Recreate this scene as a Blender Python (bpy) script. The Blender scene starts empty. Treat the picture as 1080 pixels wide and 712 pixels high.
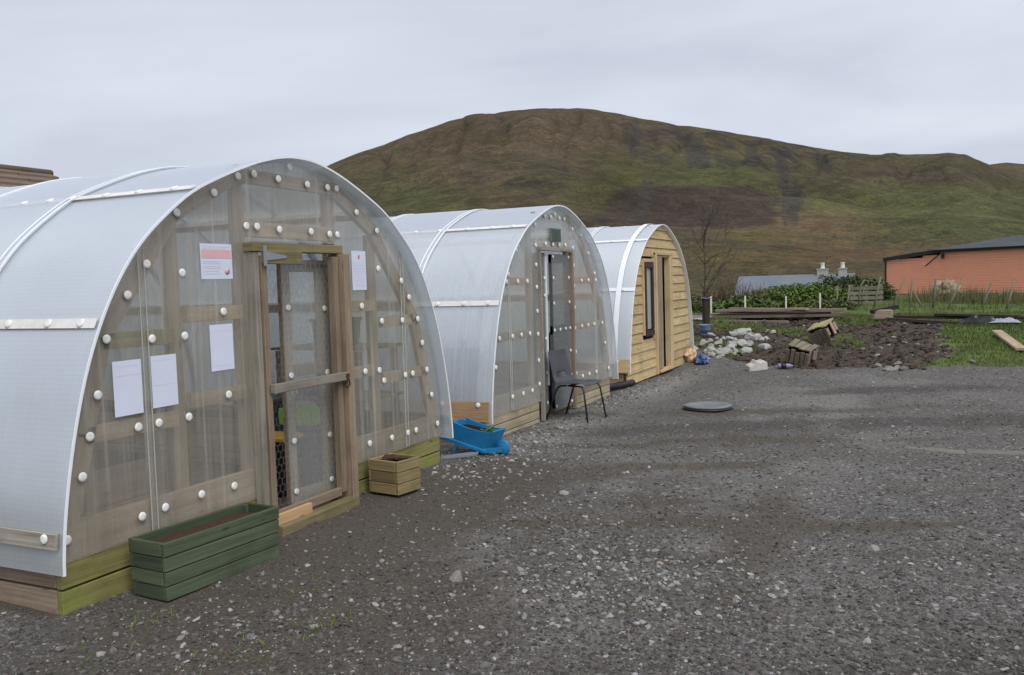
import bpy, math, random
import numpy as np
from mathutils import Vector, Matrix, noise as mnoise

random.seed(7)
rng = np.random.default_rng(7)
C = bpy.context.scene.collection
S = bpy.context.scene
R = math.radians

# ------------------------------------------------------------------ camera
cam_d = bpy.data.cameras.new("camera")
cam = bpy.data.objects.new("camera", cam_d)
C.objects.link(cam)
S.camera = cam
cam_d.sensor_width = 36.0
cam_d.lens = 30.6
cam_d.clip_start = 0.05
cam_d.clip_end = 6000
YAW, PITCH, ROLL = R(25.2), math.atan(57 / 918.0), R(1.735)
fwd0 = Vector((math.cos(YAW), math.sin(YAW), 0))
right0 = Vector((math.sin(YAW), -math.cos(YAW), 0))
fwd = fwd0 * math.cos(PITCH) - Vector((0, 0, 1)) * math.sin(PITCH)
up0 = Vector((0, 0, 1)) * math.cos(PITCH) + fwd0 * math.sin(PITCH)
rgt = right0 * math.cos(ROLL) - up0 * math.sin(ROLL)
upv = right0 * math.sin(ROLL) + up0 * math.cos(ROLL)
m = Matrix((rgt, upv, -fwd)).transposed().to_4x4()
m.translation = Vector((0, 0, 1.6))
cam.matrix_world = m

# ------------------------------------------------------------------ sky, sun, exposure
SUN_EL, SUN_AZ = R(50), R(232)      # azimuth of the brighter part of the cloud, from +X towards +Y
W = bpy.data.worlds.new("World")
S.world = W
W.use_nodes = True
nt = W.node_tree
for n in list(nt.nodes):
    nt.nodes.remove(n)


def N(t, typ, **kw):
    n = t.nodes.new(typ)
    for k, v in kw.items():
        setattr(n, k, v)
    return n


out = N(nt, "ShaderNodeOutputWorld")
bg = N(nt, "ShaderNodeBackground")
bg.inputs[1].default_value = 0.1
sky = N(nt, "ShaderNodeTexSky", sky_type='NISHITA', sun_disc=False)
sky.sun_elevation = SUN_EL
sky.sun_rotation = math.pi / 2 - SUN_AZ
tc = N(nt, "ShaderNodeTexCoord")
sep = N(nt, "ShaderNodeSeparateXYZ")
nt.links.new(tc.outputs['Generated'], sep.inputs[0])
zz = N(nt, "ShaderNodeMath", operation='MAXIMUM'); zz.inputs[1].default_value = 0.0
nt.links.new(sep.outputs[2], zz.inputs[0])
za = N(nt, "ShaderNodeMath", operation='ADD'); za.inputs[1].default_value = 0.22
nt.links.new(zz.outputs[0], za.inputs[0])
dx = N(nt, "ShaderNodeMath", operation='DIVIDE'); dy = N(nt, "ShaderNodeMath", operation='DIVIDE')
nt.links.new(sep.outputs[0], dx.inputs[0]); nt.links.new(za.outputs[0], dx.inputs[1])
nt.links.new(sep.outputs[1], dy.inputs[0]); nt.links.new(za.outputs[0], dy.inputs[1])
cmb = N(nt, "ShaderNodeCombineXYZ")
nt.links.new(dx.outputs[0], cmb.inputs[0]); nt.links.new(dy.outputs[0], cmb.inputs[1])
mp = N(nt, "ShaderNodeMapping"); mp.inputs['Location'].default_value = (3.1, 1.7, 0.4); mp.inputs['Rotation'].default_value = (0, 0, R(25)); mp.inputs['Scale'].default_value = (1.0, 0.55, 1)
nt.links.new(cmb.outputs[0], mp.inputs[0])
cn = N(nt, "ShaderNodeTexNoise"); cn.inputs['Scale'].default_value = 0.75; cn.inputs['Detail'].default_value = 7; cn.inputs['Roughness'].default_value = 0.5; cn.inputs['Distortion'].default_value = 0.35
nt.links.new(mp.outputs[0], cn.inputs['Vector'])
cr = N(nt, "ShaderNodeValToRGB")
cr.color_ramp.elements[0].position = 0.40; cr.color_ramp.elements[0].color = (4.0, 4.26, 4.9, 1)
cr.color_ramp.elements[1].position = 0.62; cr.color_ramp.elements[1].color = (5.55, 5.82, 6.4, 1)
nt.links.new(cn.outputs['Fac'], cr.inputs[0])
mx = N(nt, "ShaderNodeMix", data_type='RGBA'); mx.inputs[0].default_value = 0.93
nt.links.new(sky.outputs[0], mx.inputs[6]); nt.links.new(cr.outputs[0], mx.inputs[7])
nt.links.new(mx.outputs[2], bg.inputs[0]); nt.links.new(bg.outputs[0], out.inputs[0])

sd = bpy.data.lights.new("sun", 'SUN')
sd.energy = 1.5
sd.angle = R(40)
sd.color = (1.0, 0.97, 0.92)
so = bpy.data.objects.new("sun", sd)
C.objects.link(so)
so.rotation_euler = Vector((-math.cos(SUN_AZ) * math.cos(SUN_EL), -math.sin(SUN_AZ) * math.cos(SUN_EL), -math.sin(SUN_EL))).to_track_quat('-Z', 'Y').to_euler()

S.view_settings.view_transform = 'Standard'
S.view_settings.look = 'None'
S.view_settings.exposure = 0.60
S.view_settings.gamma = 1.0
S.view_settings.use_curve_mapping = False
S.render.engine = 'CYCLES'
S.cycles.transparent_max_bounces = 40
S.cycles.max_bounces = 10
S.cycles.diffuse_bounces = 4
S.cycles.use_denoising = True


# ------------------------------------------------------------------ helpers
def ss(t):
    t = np.clip(t, 0, 1)
    return t * t * (3 - 2 * t)


def vnoise(x, y, seed=0):
    xi = np.floor(x).astype(np.int64); yi = np.floor(y).astype(np.int64)
    xf = x - xi; yf = y - yi
    def hsh(a, b):
        n = (a * 374761393 + b * 668265263 + seed * 974634777) & 0x7fffffff
        n = ((n ^ (n >> 13)) * 1274126177) & 0x7fffffff
        return ((n ^ (n >> 16)) & 0xffff) / 65535.0
    u = xf * xf * (3 - 2 * xf); v = yf * yf * (3 - 2 * yf)
    a = hsh(xi, yi); b = hsh(xi + 1, yi); c = hsh(xi, yi + 1); d = hsh(xi + 1, yi + 1)
    return (a * (1 - u) + b * u) * (1 - v) + (c * (1 - u) + d * u) * v


def fbm(x, y, o=4, seed=0):
    s = 0; a = 0.5; t = 0
    for k in range(o):
        s = s + a * vnoise(x * 2 ** k, y * 2 ** k, seed + k); t += a; a *= 0.5
    return s / t


def base_h(x, y):
    x = np.asarray(x, float); y = np.asarray(y, float)
    s = np.maximum(x - 15.3, 0)
    a = .50 * (1 - np.exp(-s / 3.2))
    d = np.maximum(x - 27, 0); l = ss((y - 1) / 5)
    return a - l * .06 * np.minimum(d, 60) - (1 - l) * .006 * d


def edge_x(y):
    return 15.35 + 0.35 * (fbm(np.asarray(y, float) * 0.8, np.asarray(y, float) * 0 + 3.3, 3, 9) - .5) * 2 + np.where(np.asarray(y) > 2.6, (np.asarray(y) - 2.6) * 0.9, 0)


def soil_mask(x, y):
    n = (fbm(x * .8, y * .8, 3, 21) - .5) * 1.6
    inside = ss((x - edge_x(y)) / .35)
    r = ss((y - (-.95 + .06 * (x - 15.5) + n)) / .8)          # right boundary with the grass
    far = 1 - ss((x - 23.6 - n * .6) / 1.0)
    return inside * r * far


def grass_mask(x, y):
    inside = ss((x - edge_x(y) - .1) / .4)
    g = inside * (1 - soil_mask(x, y))
    # green patches by the rock heap and left of it
    n = fbm(x * 1.3, y * 1.3, 3, 5)
    g2 = np.exp(-(((x - 17.0) / 1.4) ** 2 + ((y - 3.6) / .8) ** 2)) * (n > .42) * .9
    g3 = np.exp(-(((x - 17.6) / 1.3) ** 2 + ((y - 4.7) / .6) ** 2)) * .95
    g4 = inside * ss((fbm(x * .55 + 7, y * .75, 4, 6) - .56) / .08) * .8 * ss((x - 16.5) / 1.5)
    return np.clip(np.maximum(np.maximum(np.maximum(g, g2 * inside), g3 * inside), g4), 0, 1)


def terr(x, y):
    x = np.asarray(x, float); y = np.asarray(y, float)
    z = base_h(x, y)
    z = z + soil_mask(x, y) * ((fbm(x * 1.7, y * 1.7, 4, 31) - .5) * .22 + (fbm(x * 6, y * 6, 2, 33) - .5) * .06)
    z = z + grass_mask(x, y) * (fbm(x * .9, y * .9, 3, 41) - .5) * .16
    near = (1 - ss((x - 15) / 1.5))
    z = z + - .02 * np.exp(-((x - 3.0) / .5) ** 2 - ((y - 3.7) / .5) ** 2) + near * ((fbm(x * .55, y * .55, 2, 51) - .5) * .05 * ss((x - 1) / 3) * (1 - ss((y - 3.2) / .7)) + (fbm(x * 3, y * 3, 3, 52) - .5) * .028)
    # a low bank of loose material against the tunnel fronts
    z = z + .035 * np.exp(-((y - 3.75) / .25) ** 2) * ss((x - 5.5) / 1.0) * (x < 16.3) * (fbm(x * 2, y * 2, 2, 53))
    return z


def tz(x, y):
    return float(terr(np.array([x]), np.array([y]))[0])


class MB:
    """collects shapes into one mesh, with UVs that run along each board and a tone per shape"""
    def __init__(s):
        s.v = []; s.f = []; s.uv = []; s.t = []; s.sm = []

    def add(s, verts, faces, uvs=None, tone=None, smooth=False):
        o = len(s.v)
        tone = random.random() if tone is None else tone
        s.v += [tuple(p) for p in verts]
        s.t += [tone] * len(verts)
        for i, f in enumerate(faces):
            s.f.append([o + k for k in f])
            s.sm.append(smooth)
            if uvs:
                s.uv += uvs[i]
            else:
                s.uv += [(verts[k][0] + verts[k][1], verts[k][2]) for k in f]

    def box(s, c, size, rot=None, tone=None, taper=1.0):
        hx, hy, hz = size[0] / 2, size[1] / 2, size[2] / 2
        loc = [Vector((x * hx * (taper if z < 0 else 1), y * hy * (taper if z < 0 else 1), z * hz)) for x in (-1, 1) for y in (-1, 1) for z in (-1, 1)]
        faces = [(0, 1, 3, 2), (4, 6, 7, 5), (0, 4, 5, 1), (2, 3, 7, 6), (0, 2, 6, 4), (1, 5, 7, 3)]
        ax = [0, 1, 2]; L = max(range(3), key=lambda i: size[i])
        ou, ov = random.random() * 50, random.random() * 50
        uvs = []
        nax = [0, 0, 1, 1, 2, 2]
        for f, na in zip(faces, nax):
            o2 = [i for i in ax if i != na]
            if L in o2:
                ua = L; va = [i for i in o2 if i != L][0]
            else:
                ua, va = o2
            uvs.append([(loc[k][ua] + ou, loc[k][va] + ov + na * .37) for k in f])
        c = Vector(c)
        vs = [(rot @ p if rot else p) + c for p in loc]
        s.add(vs, faces, uvs, tone)

    def beam(s, p0, p1, w, t, n=(0, 1, 0), tone=None, ext=0.0):
        """board from p0 to p1: t thick along n, w wide across"""
        p0 = Vector(p0); p1 = Vector(p1); d = (p1 - p0); L = d.length + 2 * ext; d.normalize()
        n = Vector(n); n = (n - d * n.dot(d)).normalized(); b = d.cross(n)
        M = Matrix((d, n, b)).transposed()
        s.box((p0 + p1) / 2, (L, t, w), M, tone)

    def prism(s, poly, a, b, plane='xz', tone=None, uvd=None):
        """2-D outline extruded from a to b along the remaining axis"""
        n = len(poly)
        def P(p, d):
            return (p[0], d, p[1]) if plane == 'xz' else ((p[0], p[1], d) if plane == 'xy' else (d, p[0], p[1]))
        vs = [P(p, a) for p in poly] + [P(p, b) for p in poly]
        ou, ov = random.random() * 20, random.random() * 20
        uv0 = [(p[0] + ou, p[1] + ov) for p in poly]
        fs = [tuple(range(n)), tuple(range(2 * n - 1, n - 1, -1))]
        uvs = [uv0[:], uv0[::-1]]
        for i in range(n):
            j = (i + 1) % n
            fs.append((i, i + n, j + n, j)); uvs.append([uv0[i], (uv0[i][0], uv0[i][1] + .02), (uv0[j][0], uv0[j][1] + .02), uv0[j]])
        s.add(vs, fs, uvs, tone)

    def tube(s, pts, rad, n=8, tone=None, caps=True, smooth=True):
        pts = [Vector(p) for p in pts]
        if not hasattr(rad, '__len__'):
            rad = [rad] * len(pts)
        vs = []; prev = None
        for i, p in enumerate(pts):
            d = (pts[min(i + 1, len(pts) - 1)] - pts[max(i - 1, 0)]).normalized()
            if prev is None:
                a = Vector((0, 0, 1)) if abs(d.z) < .9 else Vector((1, 0, 0))
                u = d.cross(a).normalized()
            else:
                u = (prev - d * prev.dot(d)).normalized()
            prev = u; w = d.cross(u)
            for k in range(n):
                a = 2 * math.pi * k / n
                vs.append(p + (u * math.cos(a) + w * math.sin(a)) * rad[i])
        fs = []; uvs = []
        L = 0
        for i in range(len(pts) - 1):
            l2 = L + (pts[i + 1] - pts[i]).length
            for k in range(n):
                j = (k + 1) % n
                fs.append((i * n + k, i * n + j, (i + 1) * n + j, (i + 1) * n + k))
                uvs.append([(L, k * .02), (L, k * .02 + .02), (l2, k * .02 + .02), (l2, k * .02)])
            L = l2
        if caps:
            fs.append(tuple(range(n - 1, -1, -1))); uvs.append([(0, 0)] * n)
            fs.append(tuple((len(pts) - 1) * n + k for k in range(n))); uvs.append([(0, 0)] * n)
        s.add(vs, fs, uvs, tone, smooth)

    def lathe(s, prof, n=16, c=(0, 0, 0), tone=None, smooth=True, rot=None):
        vs = []
        c = Vector(c)
        for r, z in prof:
            for k in range(n):
                a = 2 * math.pi * k / n
                p = Vector((r * math.cos(a), r * math.sin(a), z))
                vs.append((rot @ p if rot else p) + c)
        fs = []
        for i in range(len(prof) - 1):
            for k in range(n):
                j = (k + 1) % n
                fs.append((i * n + k, i * n + j, (i + 1) * n + j, (i + 1) * n + k))
        fs.append(tuple(range(n - 1, -1, -1)))
        fs.append(tuple((len(prof) - 1) * n + k for k in range(n)))
        s.add(vs, fs, None, tone, smooth)

    def build(s, name, mat, parent=None, loc=(0, 0, 0), rz=0.0, bevel=0.0):
        me = bpy.data.meshes.new(name)
        me.from_pydata([tuple(p) for p in s.v], [], s.f)
        uvl = me.uv_layers.new(name="UVMap")
        uvl.data.foreach_set("uv", np.array(s.uv, dtype=np.float32).ravel())
        at = me.attributes.new("tone", 'FLOAT', 'POINT')
        at.data.foreach_set("value", np.array(s.t, dtype=np.float32))
        me.polygons.foreach_set("use_smooth", np.array(s.sm, dtype=bool))
        me.update()
        o = bpy.data.objects.new(name, me)
        C.objects.link(o)
        if mat:
            me.materials.append(mat)
        o.location = loc
        o.rotation_euler[2] = rz
        if parent:
            o.parent = parent
        if bevel:
            b = o.modifiers.new("bevel", 'BEVEL'); b.width = bevel; b.segments = 1; b.limit_method = 'ANGLE'; b.angle_limit = R(40)
        return o


def npmesh(name, verts, faces, mat, col=None, smooth=False, colname="tint"):
    """big numpy mesh of equal-sized faces; col is a per-vertex RGBA attribute"""
    me = bpy.data.meshes.new(name)
    nv, nf, k = len(verts), len(faces), faces.shape[1]
    me.vertices.add(nv); me.vertices.foreach_set("co", np.asarray(verts, np.float32).ravel())
    me.loops.add(nf * k); me.loops.foreach_set("vertex_index", np.asarray(faces, np.int32).ravel())
    me.polygons.add(nf); me.polygons.foreach_set("loop_start", np.arange(0, nf * k, k, dtype=np.int32))
    me.polygons.foreach_set("use_smooth", np.full(nf, smooth, dtype=bool))
    me.update(calc_edges=True)
    if col is not None:
        for nm, c in (col.items() if isinstance(col, dict) else {colname: col}.items()):
            a = me.attributes.new(nm, 'FLOAT_COLOR', 'POINT')
            a.data.foreach_set("color", np.asarray(c, np.float32).ravel())
    me.materials.append(mat)
    o = bpy.data.objects.new(name, me)
    C.objects.link(o)
    return o


def tag(o, label=None, cat=None, group=None, kind=None):
    if label: o['label'] = label
    if cat: o['category'] = cat
    if group: o['group'] = group
    if kind: o['kind'] = kind
    return o


def thing(name, loc, label, cat, group=None, rz=0.0):
    o = bpy.data.objects.new(name, None)
    C.objects.link(o)
    o.location = loc
    o.rotation_euler[2] = rz
    o.empty_display_size = .2
    return tag(o, label, cat, group)


def copy_tree(o, parent=None):
    c = o.copy(); C.objects.link(c)
    if parent: c.parent = parent
    for ch in o.children:
        copy_tree(ch, c)
    return c


ORD = "first second third fourth fifth sixth seventh eighth ninth tenth eleventh twelfth".split()


# ------------------------------------------------------------------ materials
def mat(name):
    M = bpy.data.materials.new(name); M.use_nodes = True
    t = M.node_tree
    for n in list(t.nodes): t.nodes.remove(n)
    o = N(t, "ShaderNodeOutputMaterial")
    return M, t, o


def L(t, a, b): t.links.new(a, b)


def principled(t, o, rough=.8, spec=.3):
    p = N(t, "ShaderNodeBsdfPrincipled")
    p.inputs['Roughness'].default_value = rough
    p.inputs['Specular IOR Level'].default_value = spec
    L(t, p.outputs[0], o.inputs[0])
    return p


def noise(t, vec, scale, detail=4, rough=.55, mapscale=None, loc=None):
    if mapscale or loc:
        mpn = N(t, "ShaderNodeMapping")
        if mapscale: mpn.inputs['Scale'].default_value = mapscale
        if loc: mpn.inputs['Location'].default_value = loc
        L(t, vec, mpn.inputs[0]); vec = mpn.outputs[0]
    n = N(t, "ShaderNodeTexNoise"); n.inputs['Scale'].default_value = scale; n.inputs['Detail'].default_value = detail; n.inputs['Roughness'].default_value = rough
    L(t, vec, n.inputs['Vector'])
    return n.outputs['Fac']


def ramp(t, fac, stops):
    r = N(t, "ShaderNodeValToRGB")
    e = r.color_ramp.elements
    while len(e) < len(stops): e.new(.5)
    for i, (p, c) in enumerate(stops):
        e[i].position = p; e[i].color = (*c, 1) if len(c) == 3 else c
    L(t, fac, r.inputs[0])
    return r.outputs[0]


def mixc(t, fac, a, b, mode='MIX'):
    mm = N(t, "ShaderNodeMix", data_type='RGBA', blend_type=mode)
    for i, x in ((0, fac), (6, a), (7, b)):
        if hasattr(x, 'links'): L(t, x, mm.inputs[i])
        elif isinstance(x, (int, float)): mm.inputs[i].default_value = x
        else: mm.inputs[i].default_value = (*x, 1)
    return mm.outputs[2]


def mth(t, op, a, b=0.0, clamp=False):
    mm = N(t, "ShaderNodeMath", operation=op, use_clamp=clamp)
    for i, x in enumerate((a, b)):
        if hasattr(x, 'links'): L(t, x, mm.inputs[i])
        else: mm.inputs[i].default_value = x
    return mm.outputs[0]


def bump(t, h, strength=.4, dist=.01):
    b = N(t, "ShaderNodeBump"); b.inputs['Strength'].default_value = strength; b.inputs['Distance'].default_value = dist
    L(t, h, b.inputs['Height'])
    return b.outputs[0]


def attr(t, name):
    a = N(t, "ShaderNodeAttribute", attribute_name=name)
    return a


def wood(name, dark, light, moss=0.0, mosscol=(.09, .12, .02), rough=.85, tonev=.35, mosslow=0.0, mossz=.25):
    M, t, o = mat(name)
    p = principled(t, o, rough, .2)
    uv = N(t, "ShaderNodeUVMap", uv_map="UVMap").outputs[0]
    g1 = noise(t, uv, 1.0, 6, .6, (2.5, 70, 1))
    g2 = noise(t, uv, 1.0, 3, .5, (1.0, 16, 1), (7, 3, 0))
    g = mth(t, 'ADD', mth(t, 'MULTIPLY', g1, .55), mth(t, 'MULTIPLY', g2, .45))
    col = ramp(t, g, [(.32, dark), (.5, tuple((a + b) / 2 for a, b in zip(dark, light))), (.68, light)])
    # knots
    mpn = N(t, "ShaderNodeMapping"); mpn.inputs['Scale'].default_value = (3.2, 9, 1); L(t, uv, mpn.inputs[0])
    vo = N(t, "ShaderNodeTexVoronoi", feature='F1'); vo.inputs['Scale'].default_value = 1; L(t, mpn.outputs[0], vo.inputs['Vector'])
    kn = ramp(t, vo.outputs['Distance'], [(.03, (1, 1, 1)), (.14, (0, 0, 0))])
    col = mixc(t, mth(t, 'MULTIPLY', kn, .75), col, tuple(c * .35 for c in dark))
    ta = attr(t, "tone").outputs['Fac']
    tn = mth(t, 'ADD', mth(t, 'MULTIPLY', ta, tonev), 1 - tonev / 2)
    cc = N(t, "ShaderNodeCombineXYZ")
    for i in range(3): L(t, tn, cc.inputs[i])
    col = mixc(t, 1.0, col, cc.outputs[0], 'MULTIPLY')
    ob = N(t, "ShaderNodeTexCoord").outputs['Object']
    st = noise(t, ob, 2.2, 5, .65)
    col = mixc(t, ramp(t, st, [(.5, (0, 0, 0)), (.75, (.55, .55, .55))]), col, tuple(c * .5 for c in dark))
    if moss or mosslow:
        mn = noise(t, ob, 5.0, 6, .7)
        f = mth(t, 'ADD', mn, moss - .5)
        if mosslow:
            geo = N(t, "ShaderNodeNewGeometry"); sp = N(t, "ShaderNodeSeparateXYZ"); L(t, geo.outputs['Position'], sp.inputs[0])
            low = mth(t, 'SUBTRACT', 1.0, mth(t, 'DIVIDE', sp.outputs[2], mossz))
            f = mth(t, 'ADD', f, mth(t, 'MULTIPLY', mth(t, 'MAXIMUM', low, -1.0), mosslow))
        f = ramp(t, f, [(.35, (0, 0, 0)), (.62, (.9, .9, .9))])
        mc = mixc(t, noise(t, ob, 28, 3), tuple(c * .55 for c in mosscol), tuple(c * 1.45 for c in mosscol))
        mc = mixc(t, .35, mc, col, 'MULTIPLY') if False else mc
        col = mixc(t, f, col, mc)
    L(t, col, p.inputs['Base Color'])
    L(t, bump(t, g1, .5, .004), p.inputs['Normal'])
    return M


def plain(name, col, rough=.6, spec=.4, vary=.25, nscale=12, metal=0.0, dirt=None, dirtamt=.5, bmp=0.0):
    M, t, o = mat(name)
    p = principled(t, o, rough, spec)
    p.inputs['Metallic'].default_value = metal
    ob = N(t, "ShaderNodeTexCoord").outputs['Object']
    n = noise(t, ob, nscale, 5, .6)
    c = mixc(t, n, tuple(x * (1 - vary) for x in col), tuple(min(1, x * (1 + vary)) for x in col))
    if dirt:
        d = noise(t, ob, nscale * .4, 6, .7, None, (5, 2, 1))
        c = mixc(t, ramp(t, d, [(.45, (0, 0, 0)), (.7, (dirtamt,) * 3)]), c, dirt)
    L(t, c, p.inputs['Base Color'])
    if bmp: L(t, bump(t, noise(t, ob, nscale * 3, 4), bmp, .01), p.inputs['Normal'])
    return M


def sheet_mat(name, clear, streak, mode='rib', tint=(.93, .95, .94), white=(.82, .86, .88), rough=.16, dirt=.25, trans=.5, dirtcol=(.36, .34, .27), gl0=.03, glk=.75, glp=4.0):
    """twin-wall polycarbonate: part clear, part milky, with a gloss that grows at grazing angles"""
    M, t, o = mat(name)
    uv = N(t, "ShaderNodeUVMap", uv_map="UVMap").outputs[0]
    tr = N(t, "ShaderNodeBsdfTransparent"); tr.inputs[0].default_value = (*tint, 1)
    di = N(t, "ShaderNodeBsdfDiffuse"); tl = N(t, "ShaderNodeBsdfTranslucent")
    ob = N(t, "ShaderNodeTexCoord").outputs['Object']
    big = noise(t, ob, 1.6, 5, .6)
    if mode == 'rib':
        s1 = noise(t, uv, 1.0, 5, .7, (45, 1.1, 1))
        s2 = noise(t, uv, 1.0, 3, .6, (140, .5, 1), (3, 8, 0))
        s = mth(t, 'ADD', mth(t, 'MULTIPLY', s1, .6), mth(t, 'MULTIPLY', s2, .4))
        s3 = noise(t, uv, 1.0, 2, .5, (22, .35, 1), (5, 1, 0))
        run = ramp(t, s3, [(.56, (0, 0, 0)), (.66, (1, 1, 1))])
        s = mth(t, 'ADD', s, mth(t, 'MULTIPLY', run, .22))
    else:
        sp = N(t, "ShaderNodeSeparateXYZ"); L(t, uv, sp.inputs[0])
        a = mth(t, 'MULTIPLY', sp.outputs[0], 6.283 / .046); b = mth(t, 'MULTIPLY', sp.outputs[1], 6.283 / .052)
        d1 = mth(t, 'SINE', mth(t, 'ADD', a, b)); d2 = mth(t, 'SINE', mth(t, 'SUBTRACT', a, b))
        dia = mth(t, 'MULTIPLY', mth(t, 'MULTIPLY', d1, d2), .08)
        s1 = noise(t, uv, 1.0, 5, .7, (30, .8, 1))
        s = mth(t, 'ADD', mth(t, 'ADD', mth(t, 'MULTIPLY', s1, .3), .35), dia)
    wc = mixc(t, ramp(t, big, [(.4, (0, 0, 0)), (.75, (dirt,) * 3)]), white, dirtcol)
    L(t, wc, di.inputs[0]); L(t, wc, tl.inputs[0])
    sc = N(t, "ShaderNodeMixShader"); sc.inputs[0].default_value = trans
    L(t, di.outputs[0], sc.inputs[1]); L(t, tl.outputs[0], sc.inputs[2])
    f = mth(t, 'ADD', mth(t, 'MULTIPLY', mth(t, 'SUBTRACT', .5, s), streak), clear)
    f = mth(t, 'ADD', f, mth(t, 'MULTIPLY', mth(t, 'SUBTRACT', .5, big), streak * .6), True)
    m1 = N(t, "ShaderNodeMixShader"); L(t, f, m1.inputs[0]); L(t, sc.outputs[0], m1.inputs[1]); L(t, tr.outputs[0], m1.inputs[2])
    gl = N(t, "ShaderNodeBsdfGlossy"); gl.inputs['Roughness'].default_value = rough; gl.inputs[0].default_value = (.95, .97, 1, 1)
    lw = N(t, "ShaderNodeLayerWeight"); lw.inputs[0].default_value = .5
    fr = mth(t, 'ADD', mth(t, 'MULTIPLY', mth(t, 'POWER', lw.outputs['Facing'], glp), glk), gl0, True)
    m2 = N(t, "ShaderNodeMixShader"); L(t, fr, m2.inputs[0]); L(t, m1.outputs[0], m2.inputs[1]); L(t, gl.outputs[0], m2.inputs[2])
    L(t, m2.outputs[0], o.inputs[0])
    return M


def tint_mat(name, rough=.9, spec=.2, sub=0.0, vary=.3, nscale=40):
    M, t, o = mat(name)
    p = principled(t, o, rough, spec)
    a = attr(t, "tint").outputs['Color']
    ob = N(t, "ShaderNodeTexCoord").outputs['Object']
    n = noise(t, ob, nscale, 3)
    c = mixc(t, n, a, mixc(t, 1.0, a, (1 - vary * 1.4,) * 3, 'MULTIPLY'))
    L(t, c, p.inputs['Base Color'])
    return M


WD = {}
WD['frame'] = wood("weathered_frame_timber", (.21, .160, .112), (.43, .345, .255), moss=-.14, mosscol=(.10, .10, .035))
WD['door'] = wood("door_timber", (.15, .112, .075), (.34, .265, .19), moss=-.08, mosscol=(.11, .12, .04))
WD['mossy'] = wood("mossy_timber", (.12, .10, .05), (.26, .22, .12), moss=.25, mosscol=(.10, .115, .025))
WD['green_base'] = wood("algae_green_board", (.16, .145, .05), (.33, .30, .12), moss=.24, mosscol=(.19, .245, .04), mosslow=.15, mossz=.3)
WD['side_base'] = wood("grey_base_board", (.17, .12, .085), (.36, .28, .21), moss=-.2, mosscol=(.13, .16, .03), mosslow=.5, mossz=.14)
WD['pale_base'] = wood("pale_base_board", (.23, .19, .125), (.41, .355, .25), moss=-.1, mosscol=(.15, .17, .05), mosslow=.3, mossz=.16)
WD['orange_base'] = wood("orange_brown_board", (.22, .13, .07), (.42, .28, .16), moss=-.3)
WD['purlin'] = wood("purlin_timber", (.66, .58, .50), (.84, .76, .69), moss=-.5, tonev=.12)
WD['fresh'] = wood("fresh_sawn_board", (.42, .24, .12), (.66, .45, .27), moss=-.4, tonev=.2)
WD['clad'] = wood("larch_cladding", (.36, .255, .125), (.62, .485, .275), moss=-.4, tonev=.22)
WD['trim'] = wood("cream_trim_timber", (.40, .29, .15), (.62, .49, .29), moss=-.4, tonev=.15)
WD['oldboard'] = wood("pinkish_old_board", (.22, .15, .11), (.42, .32, .25), moss=-.35)
WD['planter'] = wood("green_stained_board", (.042, .056, .036), (.10, .125, .075), moss=.02, mosscol=(.12, .135, .03), tonev=.7)
WD['box'] = wood("mossy_box_board", (.14, .105, .05), (.31, .25, .125), moss=-.02, mosscol=(.14, .135, .04), tonev=.4)
WD['pile'] = wood("stacked_old_timber", (.11, .08, .062), (.31, .245, .20), moss=-.35, tonev=.6)
WD['darkpile'] = wood("dark_wet_timber", (.018, .014, .012), (.075, .058, .045), moss=-.4, tonev=.6)
WD['grey'] = wood("silver_grey_timber", (.17, .155, .125), (.36, .33, .275), moss=-.1, mosscol=(.12, .13, .05))
WD['postwood'] = wood("weathered_post_timber", (.10, .095, .065), (.24, .22, .165), moss=-.05, mosscol=(.11, .12, .05))
WD['sunk'] = wood("mud_stained_board", (.11, .105, .09), (.215, .20, .175), moss=-.25)
WD['plank'] = wood("pale_loose_plank", (.33, .24, .15), (.55, .44, .31), moss=-.3)
WD['crate'] = wood("rotting_crate_board", (.10, .083, .062), (.27, .23, .17), moss=-.2, mosscol=(.15, .15, .06), tonev=.6)
WD['crate_top'] = wood("yellow_crate_board", (.28, .24, .11), (.48, .43, .22), moss=-.1, mosscol=(.2, .2, .06), tonev=.3)
WD['bed'] = wood("raised_bed_board", (.17, .125, .085), (.33, .25, .18), moss=-.3)

M_roof = sheet_mat("milky_roof_sheet", .67, .45, 'dia', white=(.85, .92, .99), rough=.3, dirt=.06, trans=.25, gl0=.22, glk=.75, glp=2.0)
M_roof2 = sheet_mat("clean_white_roof_sheet", .67, .24, 'rib', white=(.88, .93, .99), rough=.25, dirt=.04, trans=.25, gl0=.20, glk=.75, glp=2.2)
M_gable = sheet_mat("hazy_gable_sheet", .80, .75, 'rib', tint=(.985, .98, .965), white=(.77, .76, .71), rough=.1, dirt=.7, trans=.4, dirtcol=(.30, .245, .16))
M_gable2 = sheet_mat("streaked_gable_sheet", .76, .45, 'rib', tint=(.98, .98, .97), white=(.80, .82, .80), rough=.12, dirt=.35, trans=.4)
M_tape = plain("white_joint_and_light_strip", (.80, .83, .86), .4, .4, .06)
M_cap = plain("white_plastic_cap", (.80, .80, .77), .55, .3, .08, 60, dirt=(.30, .28, .22), dirtamt=.45)
M_seam = plain("scuffed_sheet_edge", (.44, .44, .41), .5, .3, .25, 30)
M_purlinlit = plain("pale_purlin_light", (.74, .72, .71), .6, .3, .12, 9, dirt=(.55, .47, .42), dirtamt=.6)
M_paper = plain("damp_white_paper", (.64, .68, .80), .7, .2, .05, 6)
M_pink = plain("faded_red_print", (.72, .42, .46), .7, .2, .12, 20)
M_print = plain("grey_print", (.60, .61, .69), .7, .2, .1, 40)
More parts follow.
